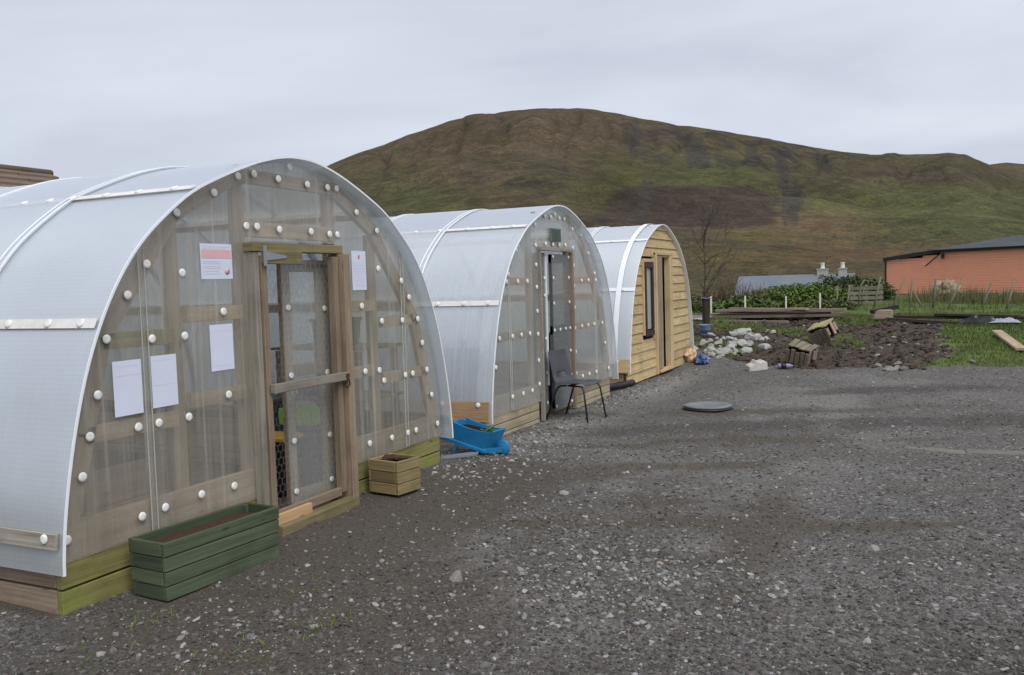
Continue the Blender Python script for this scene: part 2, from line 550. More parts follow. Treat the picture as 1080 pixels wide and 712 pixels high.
M_red = plain("red_print", (.62, .20, .18), .7, .2, .1, 40)
M_wire = plain("galvanised_wire", (.30, .30, .30), .5, .5, .2, 30, metal=.6)
M_steel = plain("galvanised_steel", (.30, .32, .35), .45, .5, .25, 14, metal=.5)
M_rust = plain("rusty_iron", (.06, .032, .02), .85, .2, .4, 30)
M_black = plain("black_plastic", (.018, .019, .021), .45, .4, .25, 8)
M_dgrey = plain("dark_grey_plastic", (.055, .058, .064), .5, .4, .2, 8)
M_yellow = plain("yellow_plastic", (.62, .38, .03), .5, .4, .1)
M_lime = plain("lime_green_plastic", (.30, .52, .05), .5, .4, .15)
M_chair = plain("charcoal_chair_shell", (.048, .05, .058), .5, .4, .18, 20, dirt=(.12, .12, .12), dirtamt=.3)
M_leg = plain("black_steel_tube", (.012, .012, .013), .4, .5, .2)
M_blue = plain("blue_painted_wood", (.012, .19, .42), .5, .4, .16, 9, dirt=(.02, .09, .16), dirtamt=.5)
M_blued = plain("worn_blue_paint", (.02, .15, .29), .6, .35, .25, 16, dirt=(.08, .09, .1), dirtamt=.6)
M_comp = plain("dark_compost", (.022, .014, .010), .95, .1, .5, 40, bmp=1.0)
M_comp2 = plain("brown_compost", (.075, .045, .03), .95, .1, .6, 45, bmp=1.0)
M_soilin = plain("trodden_earth_floor", (.16, .115, .08), .95, .1, .4, 9, bmp=.6)
M_leaf = plain("leaf_green", (.09, .17, .03), .6, .3, .35, 30)
M_slate = plain("grey_slate", (.20, .21, .225), .5, .4, .2, 9)
M_rubber = plain("grey_rubber_lid", (.15, .16, .165), .55, .4, .2, 10, dirt=(.24, .23, .2), dirtamt=.6)
M_window = plain("pale_window_glass", (.36, .43, .40), .12, .6, .1, 4)
M_winframe = plain("dark_red_window_frame", (.045, .014, .018), .5, .4, .2)
M_dark = plain("dark_lining_and_shade", (.025, .022, .02), .9, .1, .2)
M_pinkwall = plain("salmon_pink_boards", (.72, .325, .205), .7, .25, .08, 2, dirt=(.58, .26, .17), dirtamt=.35)
M_fascia = plain("black_fascia", (.02, .02, .022), .6, .3, .2)
M_rooftile = plain("grey_roof_tile", (.16, .175, .19), .7, .3, .3, 1.2, dirt=(.10, .11, .09), dirtamt=.5)
M_bluetile = plain("blue_grey_slate", (.155, .18, .215), .75, .2, .2, .8, dirt=(.21, .20, .17), dirtamt=.9)
M_browntile = plain("brown_roof_tile", (.17, .125, .095), .8, .2, .35, 1.5, dirt=(.09, .075, .05), dirtamt=.6)
M_render = plain("grey_render", (.36, .36, .35), .9, .2, .12, 2)
M_white = plain("white_render", (.72, .72, .69), .9, .2, .08, 1)
M_pot = plain("cream_chimney_pot", (.66, .63, .50), .8, .2, .08, 3)
M_block = plain("grey_block_base", (.17, .165, .155), .9, .2, .3, 3)
M_bark = plain("grey_brown_bark", (.085, .062, .045), .9, .1, .4, 14)
M_palebark = plain("pale_twig_bark", (.135, .108, .082), .9, .1, .3, 14)
M_twig = plain("red_brown_twig", (.105, .072, .05), .9, .1, .4, 6)
M_orange = plain("orange_plastic_bag", (.75, .46, .24), .5, .4, .3, 14, dirt=(.7, .68, .62), dirtamt=.8)
M_bagblue = plain("blue_plastic_bag", (.018, .05, .19), .45, .5, .4, 14, dirt=(.35, .4, .5), dirtamt=.5)
M_bucket = plain("blue_grey_bucket", (.22, .28, .42), .5, .4, .12)
M_lilac = plain("lilac_plastic", (.20, .18, .33), .4, .5, .4, 20)
M_blackbag = plain("black_plastic_sheeting", (.012, .012, .014), .3, .5, .3, 6)
M_tarp = plain("beige_netting", (.28, .23, .16), .9, .2, .4, 3)
M_corr = plain("weathered_metal_sheet", (.30, .33, .37), .45, .5, .25, 4)
M_pblock = plain("white_concrete_block", (.55, .53, .50), .9, .2, .2, 8, dirt=(.25, .2, .15), dirtamt=.5, bmp=.6)
M_tint = tint_mat("loose_stone")
M_grassb = tint_mat("grass_blade", .7, .25)
M_foliage = tint_mat("shrub_leaf", .6, .3, vary=.4, nscale=6)


def rock_mat(name, a, b, dirt, rough=.85):
    M, t, o = mat(name)
    p = principled(t, o, rough, .3)
    ob = N(t, "ShaderNodeTexCoord").outputs['Object']
    c = ramp(t, noise(t, ob, 5, 6, .65), [(.3, a), (.7, b)])
    oi = N(t, "ShaderNodeObjectInfo").outputs['Random']
    c = mixc(t, mth(t, 'MULTIPLY', oi, .45), c, dirt)
    c = mixc(t, ramp(t, noise(t, ob, 2.5, 6, .7, None, (3, 3, 3)), [(.5, (0, 0, 0)), (.7, (.6, .6, .6))]), c, dirt)
    L(t, c, p.inputs['Base Color'])
    L(t, bump(t, noise(t, ob, 14, 5, .65), .6, .03), p.inputs['Normal'])
    return M


M_rock = rock_mat("pale_limestone", (.32, .32, .30), (.62, .62, .59), (.17, .17, .13))
M_drock = rock_mat("grey_whin_stone", (.20, .18, .165), (.40, .38, .35), (.12, .09, .07))


def ground_mat():
    M, t, o = mat("gravel_soil_and_turf")
    p = principled(t, o, .92, .25)
    ob = N(t, "ShaderNodeTexCoord").outputs['Object']
    ms = N(t, "ShaderNodeSeparateColor"); L(t, attr(t, "mask").outputs['Color'], ms.inputs[0])
    dirt, light, soil = ms.outputs[0], ms.outputs[1], ms.outputs[2]
    ms2 = N(t, "ShaderNodeSeparateColor"); L(t, attr(t, "mask_b").outputs['Color'], ms2.inputs[0])
    grass, damp_shade, moor = ms2.outputs[0], ms2.outputs[1], ms2.outputs[2]

    def vor(scale, stops, loc):
        mpn = N(t, "ShaderNodeMapping"); mpn.inputs['Location'].default_value = loc; L(t, ob, mpn.inputs[0])
        wob = N(t, "ShaderNodeTexNoise"); wob.inputs['Scale'].default_value = scale * .7; L(t, mpn.outputs[0], wob.inputs['Vector'])
        add = N(t, "ShaderNodeVectorMath", operation='MULTIPLY_ADD'); L(t, wob.outputs['Color'], add.inputs[0])
        add.inputs[1].default_value = (.5 / scale,) * 3; L(t, mpn.outputs[0], add.inputs[2])
        v = N(t, "ShaderNodeTexVoronoi"); v.inputs['Scale'].default_value = scale; v.inputs['Randomness'].default_value = 1
        L(t, add.outputs[0], v.inputs['Vector'])
        sc = N(t, "ShaderNodeSeparateColor"); L(t, v.outputs['Color'], sc.inputs[0])
        return ramp(t, sc.outputs[0], stops), v.outputs['Distance'], sc.outputs[1]
    st = [(.0, (.068, .064, .059)), (.4, (.097, .092, .086)), (.7, (.122, .117, .110)), (.9, (.165, .16, .15)), (1.0, (.27, .26, .25))]
    c1, d1, r1 = vor(38, st, (0, 0, 0))
    st2 = [(.0, (.062, .058, .053)), (.5, (.094, .088, .081)), (.8, (.125, .118, .110)), (1.0, (.21, .20, .19))]
    c2, d2, r2 = vor(95, st2, (4, 2, 1))
    sel = ramp(t, r1, [(.60, (0, 0, 0)), (.64, (1, 1, 1))])
    g = mixc(t, sel, c2, c1)
    # patches of finer and browner fill
    n1 = noise(t, ob, 1.0, 7, .65, (1.0, .45, 1))
    n2 = noise(t, ob, 3.3, 5, .65, None, (9, 1, 4))
    g = mixc(t, ramp(t, n1, [(.42, (0, 0, 0)), (.68, (.55, .55, .55))]), g, mixc(t, .5, g, (.082, .064, .048)))
    g = mixc(t, mth(t, 'MULTIPLY', light, .75), g, mixc(t, .55, g, (.36, .35, .33)))
    g = mixc(t, mth(t, 'MULTIPLY', damp_shade, .75), g, mixc(t, 1.0, g, (.42, .39, .36), 'MULTIPLY'))
    fine = noise(t, ob, 60, 4, .7)
    dc = ramp(t, fine, [(.3, (.042, .034, .026)), (.55, (.082, .068, .053)), (.8, (.16, .138, .112))])
    df = ramp(t, mth(t, 'ADD', dirt, mth(t, 'MULTIPLY', mth(t, 'SUBTRACT', n2, .5), .9)), [(.3, (0, 0, 0)), (.65, (.85, .85, .85))])
    g = mixc(t, df, g, dc)
    # dug soil
    cl = noise(t, ob, 9, 7, .75)
    sc_ = ramp(t, cl, [(.3, (.028, .020, .015)), (.5, (.062, .045, .034)), (.72, (.12, .092, .072))])
    sf = ramp(t, mth(t, 'ADD', soil, mth(t, 'MULTIPLY', mth(t, 'SUBTRACT', n2, .5), .5)), [(.35, (0, 0, 0)), (.6, (1, 1, 1))])
    g = mixc(t, sf, g, sc_)
    gn = noise(t, ob, 4.5, 6, .7)
    gc = ramp(t, gn, [(.3, (.05, .045, .02)), (.5, (.08, .115, .028)), (.75, (.15, .175, .055))])
    gf = ramp(t, mth(t, 'ADD', grass, mth(t, 'MULTIPLY', mth(t, 'SUBTRACT', n2, .5), .7)), [(.4, (0, 0, 0)), (.6, (1, 1, 1))])
    g = mixc(t, gf, g, gc)
    mcol = ramp(t, noise(t, ob, .05, 6, .6), [(.35, (.10, .10, .035)), (.65, (.17, .125, .06))])
    g = mixc(t, moor, g, mcol)
    L(t, g, p.inputs['Base Color'])
    h = mth(t, 'ADD', mth(t, 'MULTIPLY', mth(t, 'SUBTRACT', 1.0, d1), .6), mth(t, 'MULTIPLY', mth(t, 'SUBTRACT', 1.0, d2), .3))
    h = mth(t, 'ADD', h, mth(t, 'MULTIPLY', mth(t, 'MULTIPLY', cl, soil), 3.0))
    L(t, bump(t, h, .6, .011), p.inputs['Normal'])
    return M


def hill_mat():
    M, t, o = mat("moorland_hill")
    p = principled(t, o, .95, .1)
    ob = N(t, "ShaderNodeTexCoord").outputs['Object']
    a = attr(t, "tint").outputs['Color']
    n1 = noise(t, ob, .022, 8, .68)
    n2 = noise(t, ob, .09, 6, .7, None, (40, 10, 3))
    c = mixc(t, ramp(t, n1, [(.40, (0, 0, 0)), (.60, (.85, .85, .85))]), a, mixc(t, 1.0, a, (.58, .55, .55), 'MULTIPLY'))
    c = mixc(t, ramp(t, n2, [(.46, (0, 0, 0)), (.64, (.8, .8, .8))]), c, mixc(t, 1.0, a, (1.5, 1.38, 1.2), 'MULTIPLY'))
    c = mixc(t, ramp(t, noise(t, ob, .3, 4, .7), [(.5, (0, 0, 0)), (.66, (.75, .75, .75))]), c, mixc(t, 1.0, a, (.42, .42, .42), 'MULTIPLY'))
    n4 = noise(t, ob, .75, 4, .75, (1, 1, .6))
    c = mixc(t, ramp(t, n4, [(.52, (0, 0, 0)), (.64, (.7, .7, .7))]), c, mixc(t, 1.0, a, (.35, .36, .38), 'MULTIPLY'))
    c = mixc(t, ramp(t, n4, [(.30, (.6, .6, .6)), (.42, (0, 0, 0))]), c, mixc(t, 1.0, a, (1.55, 1.45, 1.25), 'MULTIPLY'))
    L(t, c, p.inputs['Base Color'])
    h = mth(t, 'ADD', mth(t, 'MULTIPLY', n1, 14.0), mth(t, 'MULTIPLY', n2, 5.0))
    L(t, bump(t, h, 1.0, 1.6), p.inputs['Normal'])
    return M


# ------------------------------------------------------------------ ground
def axis(knots):
    out_ = []
    for (a, b, s) in knots:
        n = max(1, int(round((b - a) / s)))
        out_ += list(np.linspace(a, b, n, endpoint=False))
    out_.append(knots[-1][1])
    return np.array(out_)


def build_ground():
    gx = axis([(-60, -4, 4), (-4, 1.5, .5), (1.5, 16.5, .075), (16.5, 25, .11), (25, 34, .4), (34, 70, 1.5)])
    gy = axis([(-60, -9, 3), (-9, -3, .15), (-3, 6, .075), (6, 12, .4), (12, 70, 2.5)])
    X, Y = np.meshgrid(gx, gy, indexing='ij')
    Z = terr(X, Y)
    nx, ny = X.shape
    v = np.stack([X, Y, Z], -1).reshape(-1, 3)
    i = np.arange(nx * ny).reshape(nx, ny)
    f = np.stack([i[:-1, :-1], i[1:, :-1], i[1:, 1:], i[:-1, 1:]], -1).reshape(-1, 4)
    x, y = v[:, 0], v[:, 1]
    E = lambda cx, cy, rx, ry: np.exp(-(((x - cx) / rx) ** 2 + ((y - cy) / ry) ** 2))
    n = fbm(x * 1.1, y * 1.1, 4, 61)
    nz = .35 + 1.3 * fbm(x * .9, y * .9, 4, 66)
    dirt = np.clip((1.1 * E(4.9, 3.4, 1.5, .6) + .6 * E(6.3, 3.3, .8, .45) + .7 * E(2.9, 3.3, 1.3, .9) + .42 * E(7.0, 1.6, 4.5, 1.6)) * nz + .6 * E(3.4, 2.3, .8, .5) + .5 * E(5.3, .9, 1.2, .25) + (y > 4.0) * (x < 7.0) * (x > 2.9) * 1.0, 0, 1.3)
    band = ss((n - .46) / .2)
    dp = x * .905 + y * .426 + 1.1 * (fbm(x * .5, y * .5, 4, 67) - .5)
    rut = 0
    for c_, w_, a_ in ((4.35, .10, .5), (4.95, .13, .7), (5.75, .12, .9), (6.5, .10, .5), (7.3, .16, .8), (8.4, .15, .6), (10.2, .25, .6)):
        rut = rut + a_ * np.exp(-((dp - c_) / w_) ** 2) * ss((fbm(x * .8 + c_, y * .8, 3, 68) - .40) / .16)
    dirt = np.clip(dirt + .75 * rut, 0, 1.3)
    light = np.clip(.9 * E(8.6, 3.5, 1.2, .4) + .8 * E(12.8, 3.45, 2.2, .3) + .55 * E(4.4, 1.6, .9, .9) * band + .55 * E(6.2, 2.3, 1.5, .5) * band + .5 * E(9.2, 1.2, 3.0, .9) * band + .35 * E(13, .6, 2.2, 1.6) * band, 0, 1)
    tr = np.sin((x * .92 + y * .42) * 2.1 + 2.5 * fbm(x * .6, y * .6, 3, 71))
    damp_shade = np.clip(.75 * ss((tr - .35) / .6) * ss((fbm(x * .7, y * .35, 3, 73) - .42) / .2) + .65 * E(2.7, 3.0, 1.1, 1.2) + .6 * E(6.3, 3.2, .7, .5), 0, 1)  # damp ground, and dark bands painted for the shade of wheel tracks
    soil = soil_mask(x, y)
    grass = grass_mask(x, y)
    moor = ss((x - 40) / 12) * .8
    gl = np.where(y > 12, 1.0, 0)
    grass = np.maximum(grass, gl)
    o1 = np.ones_like(x)
    c1 = np.stack([dirt, light, soil, o1], -1)
    c2 = np.stack([grass, damp_shade, moor, o1], -1)
    g = npmesh("ground", v, f, ground_mat(), {"mask": c1, "mask_b": c2}, smooth=True)
    tag(g, kind='structure')


build_ground()

# ------------------------------------------------------------------ hills
RIDGE = [(-2600, 262), (-1500, 250), (-700, 232), (-200, 228), (100, 222), (250, 205), (330, 186), (365, 172), (400, 160), (440, 145), (480, 132), (500, 126.5), (540, 121.5), (575, 118.5), (600, 118), (640, 120.5),
         (680, 128), (720, 135.5), (760, 141), (800, 146.5), (850, 155.5), (880, 160.5), (920, 166), (960, 165.5), (1000, 163), (1015, 165), (1030, 171), (1045, 177), (1080, 186), (1200, 210), (1500, 226), (2200, 250), (3600, 268)]


def build_hills(name, ridge, RR, r0, cols, rows, amp, patches=True):
    px = np.array([p[0] for p in ridge], float); pv = np.array([p[1] for p in ridge], float)
    hor = 285.9 + (971 - px) * .0303
    az = np.arctan((px - 540) / 918.0)                       # right of the view axis
    dist = 918 / np.cos(az)
    el = (hor - pv) / dist                                   # tangent of the elevation
    a = np.concatenate([np.linspace(R(-68), R(-16), 60, endpoint=False), np.linspace(R(-16), R(32), cols, endpoint=False), np.linspace(R(32), R(68), 40)])
    elv = np.interp(a, az, el)
    # smooth the ridge slightly and roughen it
    t = np.concatenate([np.linspace(0, 1, rows), np.linspace(1.02, 1.35, 14)])
    A, T = np.meshgrid(a, t, indexing='ij')
    ER = np.repeat(elv[:, None], len(t), 1)
    Rr = RR * (1 + .10 * np.sin(A * 3 + .4))
    rr = r0 + (Rr - r0) * T ** 1.25
    wa = YAW - A
    x = np.cos(wa) * rr; y = np.sin(wa) * rr
    zt = ER * Rr + 1.6
    tt = np.minimum(T, 1)
    tt = np.clip((tt - .13) / .87, 0, 1)
    S_ = .22 * tt + .78 * (tt ** 1.9 * (2.1 - 1.1 * tt)) ** 1.0
    S_ = S_ / S_.max()
    z0 = base_h(np.minimum(x, 60), np.clip(y, -20, 20)) - .3
    z0 = z0 * (1 - ss(T * 6)) + (-3.5) * ss(T * 6)
    z = z0 + (zt - z0) * S_
    over = np.maximum(T - 1, 0)
    z = z - over * 0.55 * (zt - z0)
    # relief: gullies running down slope and broken crags
    g1 = np.abs(fbm(A * 26 + 2.0 * fbm(A * 7, T * 3, 2, 3), T * 1.2, 3, 81) - .5) * 2
    g2 = fbm(x / 55, y / 55, 5, 82) - .5
    g3 = fbm(x / 190, y / 190, 3, 83) - .5
    env = ss((T - .15) * 3.2) * (1 - .93 * ss((T - .70) / .28))
    z = z + env * amp * (-(1 - g1) ** 3 * 16 * ss((T - .45) / .3) + g2 * 16 + g3 * 22) + ss((T - .8) / .2) * g2 * amp * 2.0
    # colours: plant cover as it grows over the hill
    horz = 285.9 + (431 - 918 * np.tan(A)) * .0303
    PX = 540 + 918 * np.tan(A); PV = horz - (z - 1.6) / rr * 918 / np.cos(A)
    n = fbm(x / 70, y / 70, 5, 91); n2 = fbm(x / 24, y / 24, 4, 92); n3 = fbm(A * 60, T * 5, 4, 93); n4 = fbm(A * 170, T * 14, 3, 94)
    brown = np.array([.135, .103, .068]); olive = np.array([.132, .116, .062]); green = np.array([.118, .128, .054])
    rust = np.array([.185, .132, .074]); heath = np.array([.088, .066, .052]); scree = np.array([.084, .078, .070]); crag = np.array([.068, .062, .055])
    def mixin(c, w, k):
        w = np.clip(w, 0, 1)[..., None]
        return c * (1 - w) + k * w
    c = np.ones(x.shape + (3,)) * olive
    c = mixin(c, ss((n - .42) / .2) * .8, brown)
    c = mixin(c, ss((175 - PV) / 35) * .8 * ss((n3 - .28) / .2), brown)
    E = lambda cx, cy, rx, ry: np.exp(-(((PX - cx) / rx) ** 2 + ((PV - cy) / ry) ** 2))
    if patches:
        c = mixin(c, 1.15 * E(760, 190, 70, 26) * (.5 + n), green)
        c = mixin(c, 1.35 * E(975, 222, 150, 30) * (.45 + n), green * 1.08)
        c = mixin(c, 1.2 * E(660, 205, 36, 30) * (.4 + n), np.array([.105, .105, .038]))
        c = mixin(c, 1.1 * E(440, 215, 50, 20) * (.3 + n), green)
        c = mixin(c, 1.3 * E(860, 235, 60, 14) * (.4 + n2), rust)
        c = mixin(c, 1.2 * E(900, 268, 150, 14) * ss((n2 - .38) / .2), rust)
        c = mixin(c, 1.2 * E(770, 262, 60, 18) * ss((n2 - .36) / .2), np.array([.16, .13, .05]))
        c = mixin(c, 1.0 * E(1050, 250, 90, 14) * ss((n2 - .4) / .2), green)
        dd = ss((np.exp(-(((PX - 730) / 92) ** 4 + ((PV - 219) / 22) ** 4)) - .25 + (n2 - .5) * .55) / .2)
        c = mixin(c, dd * .95, heath)
        c = mixin(c, E(650, 240, 70, 12) * .8, heath)
        c = mixin(c, .85 * E(960, 186, 110, 12) * (n2 > .38), heath * 1.25)
        for (cx, cy, w, hgt, s) in ((684, 212, 9, 20, -.10), (838, 214, 12, 24, -.16), (829, 190, 6, 12, .05), (824, 168, 5, 14, .05), (672, 145, 8, 18, 0), (738, 160, 14, 18, 0), (795, 165, 8, 12, .2), (870, 172, 8, 10, .5)):
            ww = np.exp(-(((PX - cx - s * (PV - cy)) / w) ** 2)) * np.exp(-(((PV - cy) / hgt) ** 4))
            c = mixin(c, ss((ww - .30 + (n4 - .5) * .9 + (n2 - .5) * .5) / .22) * (ww > .08) * .8, scree)
        cr_ = ss((n2 - .52) / .1) * (E(560, 185, 60, 14) + E(720, 150, 50, 22) + .8 * E(870, 160, 70, 12) + .6 * E(800, 170, 60, 20))
        c = mixin(c, cr_, crag)
    c = c * (.75 + .5 * n[..., None])
    na, nt_ = x.shape
    v = np.stack([x, y, z], -1).reshape(-1, 3)
    i = np.arange(na * nt_).reshape(na, nt_)
    f = np.stack([i[:-1, :-1], i[:-1, 1:], i[1:, 1:], i[1:, :-1]], -1).reshape(-1, 4)
    col = np.concatenate([c, np.ones(x.shape + (1,))], -1).reshape(-1, 4)
    o = npmesh(name, v, f, M_hill, col, smooth=True)
    tag(o, kind='structure')


M_hill = hill_mat()
build_hills("hills", RIDGE, 1350, 50, 460, 190, 1.0)
build_hills("distant_hills", [(-2600, 285), (700, 250), (960, 200), (1020, 182), (1045, 174.5), (1062, 172.5), (1080, 174), (1130, 180), (1300, 205), (2200, 240), (3600, 262)], 2600, 1700, 120, 30, 1.2, False)

# ------------------------------------------------------------------ polytunnels
HALF = [(0, 2.49), (.15, 2.482), (.32, 2.448), (.5, 2.395), (.75, 2.30), (1.0, 2.185), (1.22, 2.03), (1.40, 1.87), (1.55, 1.68), (1.68, 1.45), (1.79, 1.18), (1.88, .86), (1.94, .56), (1.968, .34), (1.975, .22)]


def catmull(pts, k=4):
    P_ = [np.array(p) for p in pts]
    P_ = [2 * P_[0] - P_[1]] + P_ + [2 * P_[-1] - P_[-2]]
    P_[0] = np.array((-pts[1][0], pts[1][1]))
    o_ = []
    for i in range(1, len(P_) - 2):
        for j in range(k):
            t = j / k
            a, b, c, d = P_[i - 1], P_[i], P_[i + 1], P_[i + 2]
            o_.append(.5 * ((2 * b) + (-a + c) * t + (2 * a - 5 * b + 4 * c - d) * t * t + (-a + 3 * b - 3 * c + d) * t ** 3))
    o_.append(P_[-2])
    return o_


_h = catmull(HALF)
ARC = [(-p[0], p[1]) for p in _h[::-1]] + [(p[0], p[1]) for p in _h[1:]]       # left foot over the top to the right foot
ARC = [(float(a), float(b)) for a, b in ARC]
_ax = np.array([p[0] for p in ARC]); _az = np.array([p[1] for p in ARC])


def arch_z(x, inset=.02):
    return float(np.interp(x, _ax * (1 - inset / 2), _az - inset))


def arc_off(d):
    pts = []
    for i, p in enumerate(ARC):
        a = ARC[max(i - 1, 0)]; b = ARC[min(i + 1, len(ARC) - 1)]
        tx, tz_ = b[0] - a[0], b[1] - a[1]; l = math.hypot(tx, tz_)
        pts.append((p[0] - tz_ / l * d, p[1] + tx / l * d))
    return pts


def roof_sheet(y0, y1, lift, th=.009):
    mb = MB()
    o_ = arc_off(lift + th); i_ = arc_off(lift)
    n = len(o_)
    Ls = [0]
    for i in range(1, n): Ls.append(Ls[-1] + math.dist(o_[i], o_[i - 1]))
    def skin(ra, ya, rb, yb, flip, sm):
        vs = [(p[0], ya, p[1]) for p in ra] + [(p[0], yb, p[1]) for p in rb]
        fs = []; uvs = []
        for i in range(n - 1):
            q = [(i, Ls[i], ya), (n + i, Ls[i], yb), (n + i + 1, Ls[i + 1], yb), (i + 1, Ls[i + 1], ya)]
            if flip: q = q[::-1]
            fs.append(tuple(k[0] for k in q)); uvs.append([(k[2], k[1]) for k in q])
        mb.add(vs, fs, uvs, .5, sm)
    skin(o_, y0, o_, y1, False, True)
    skin(i_, y0, i_, y1, True, True)
    skin(o_, y0, i_, y0, True, False)
    skin(o_, y1, i_, y1, False, False)
    for e, fl_ in ((0, 0), (n - 1, 1)):
        q = [(o_[e][0], y0, o_[e][1]), (i_[e][0], y0, i_[e][1]), (i_[e][0], y1, i_[e][1]), (o_[e][0], y1, o_[e][1])]
        mb.add(q if not fl_ else q[::-1], [(0, 1, 2, 3)], None, .5)
    return mb


def gable_panel(x0, x1, z0, z1=None, y=-.012, th=.008):
    xs = np.linspace(x0, x1, 9)
    top = [(float(x), (arch_z(x) if z1 is None else min(z1, arch_z(x)))) for x in xs]
    poly = [(x0, z0), (x1, z0)] + top[::-1]
    if arch_z(x0) < z0 + .02: poly = [p for p in poly]
    mb = MB(); mb.prism(poly, y - th, y, 'xz', .5)
    return mb


cap_mesh = None


def washer(parent, p, n, r=.025):
    """domed fixing cap, sharing one mesh"""
    global cap_mesh
    if cap_mesh is None:
        mb = MB(); mb.lathe([(.025, 0), (.0255, .004), (.0235, .0075), (.016, .0095), (.007, .0105), (.003, .0106), (.0026, .009)], 12, tone=.5)
        o = mb.build("washer", M_cap); cap_mesh = o.data
        C.objects.unlink(o); bpy.data.objects.remove(o)
    o = bpy.data.objects.new("washer", cap_mesh); C.objects.link(o)
    o.parent = parent
    o.location = p
    q = Vector(n).to_track_quat('Z', 'Y')
    o.rotation_euler = q.to_euler()
    o.rotation_euler.rotate_axis('Z', random.random() * 6)
    s = r / .025; o.scale = (s, s, s)
    return o


def wall_at(z, side):
    """x of the sheet and its outward normal on one side at height z"""
    h_ = [p for p in ARC if p[0] <= 0]
    zs = np.array([p[1] for p in h_]); xs = np.array([p[0] for p in h_])
    x = float(np.interp(z, zs, xs)); x2 = float(np.interp(z + .02, zs, xs))
    nrm = Vector((-.02, 0, x2 - x)).normalized()
    return side * -x, Vector((nrm.x * -side, 0, nrm.z))


POLY = [(-1.90, .25), (-1.72, .87), (-1.59, 1.37), (-1.05, 2.07), (-.48, 2.36), (.50, 2.34), (1.01, 2.05), (1.58, 1.32), (1.77, .64), (1.88, .25)]


def purlins(t, length, zs=(.40, 1.45, 2.2), sillw='orange_base'):
    for side in (-1, 1):
        for z in zs:
            x, n_ = wall_at(z, side)
            if z < .5:
                x, n_ = wall_at(.35, side)
                mb = MB(); mb.beam((x - n_.x * .026, .06, .35), (x - n_.x * .026, length, .35), .19, .04, n_)
                mb.build("sill_plank", WD[sillw], t); continue
            mb = MB(); mb.beam((x - n_.x * .026, .06, z - n_.z * .026), (x - n_.x * .026, length, z - n_.z * .026), .085, .04, n_)
            mb.build("purlin", WD['purlin'], t)
    mb = MB(); mb.beam((0, .35, 2.455), (0, length, 2.455), .09, .04, (0, 0, 1)); mb.build("ridge_batten", WD['purlin'], t)


def roof(t, length, m_, first=-.10, joints=(.93,), seam=True):
    ys = [first] + [joints[0] + k * 1.0 for k in range(int(length) + 1) if joints[0] + k < length - .3] + [length + .08]
    for i in range(len(ys) - 1):
        a, b = ys[i], ys[i + 1]
        roof_sheet(a - (.03 if i else 0), b + (.03 if i < len(ys) - 2 else 0), .003 + (i % 2) * .013).build("roof_sheet", m_, t)
    roof_sheet(first - .008, first, -.001, .013).build("edge_trim", M_tape, t)
    for y in ys[1:-1]:
        for d_ in (-.034, .022):
            roof_sheet(y + d_, y + d_ + .014, .027, .004).build("joint_strip", M_tape, t)
    return ys


def base_boards(t, length, front, side, gap=(-.47, .44), h=((-.06, .105), (.113, .25)), fcol='green_base'):
    for a, b in h:
        for x0, x1 in ((-1.92, gap[0]), (gap[1], 1.92)):
            mb = MB(); mb.box(((x0 + x1) / 2, .022, (a + b) / 2), (x1 - x0, .044, b - a - .004)); mb.build("base_board", WD[front], t, bevel=.004)
        for s_ in (-1, 1):
            mb = MB(); mb.box((s_ * 1.9, length / 2 + .02, (a + b) / 2 + .004), (.045, length - .05, b - a - .004)); mb.build("base_board", WD[side if b > .2 else ('side_base' if s_ < 0 else side)], t, bevel=.004)
        mb = MB(); mb.box((0, length + .0, (a + b) / 2), (3.8, .044, b - a - .004)); mb.build("base_board", WD[side], t)


def fr(t, name, p0, p1, w=.095, d=.045, y=.024, wd='frame', ext=0):
    mb = MB(); mb.beam((p0[0], y, p0[1]), (p1[0], y, p1[1]), w, d, (0, 1, 0), ext=ext)
    return mb.build(name, WD[wd], t, bevel=.003)


def rear_gable(t, length, m_):
    y = length - .03
    for i in range(len(POLY) - 1):
        fr(t, "rear_rafter", POLY[i], POLY[i + 1], y=y)
    for x in (-1.04, -.46, .5, 1.03):
        fr(t, "rear_post", (x, .25), (x, arch_z(x, .09)), y=y - .05)
    for z in (.36, 1.0, 1.62):
        xx = abs(wall_at(z, 1)[0]) - .12
        fr(t, "rear_rail", (-xx, z), (xx, z), y=y - .1)
    gable_panel(-1.93, 1.93, .25, None, length + .03).build("rear_sheet", m_, t)


def washers_front(t, cx, pts, y=-.021):
    for (x, z) in pts:
        washer(t, (x - cx + random.uniform(-.004, .004), y, z), (0, -1, 0))


def skirting(t, z0, z1, wd, length=5.98):
    for side in (-1, 1):
        x, n_ = wall_at((z0 + z1) / 2, side)
        mb = MB(); mb.beam((x + n_.x * .028, -.075, (z0 + z1) / 2), (x + n_.x * .028, length, (z0 + z1) / 2), z1 - z0, .018, n_); mb.build("skirting_board", WD[wd], t, bevel=.002)


def roof_washers(t, rows, lift=.0245, length=5.95, m_=None):
    for z, ys in rows:
        x, n_ = wall_at(z, -1)
        if z < .5: x += n_.x * .014
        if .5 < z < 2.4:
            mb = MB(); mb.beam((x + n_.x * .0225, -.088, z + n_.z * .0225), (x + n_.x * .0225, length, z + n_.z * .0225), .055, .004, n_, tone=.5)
            mb.build("purlin_light_strip", m_ or M_purlinlit, t)  # added pale strip outside, painting the purlin as lit through the sheet
        for y in ys:
            washer(t, (x + n_.x * lift, y, z + n_.z * lift), n_)


FY = 3.94
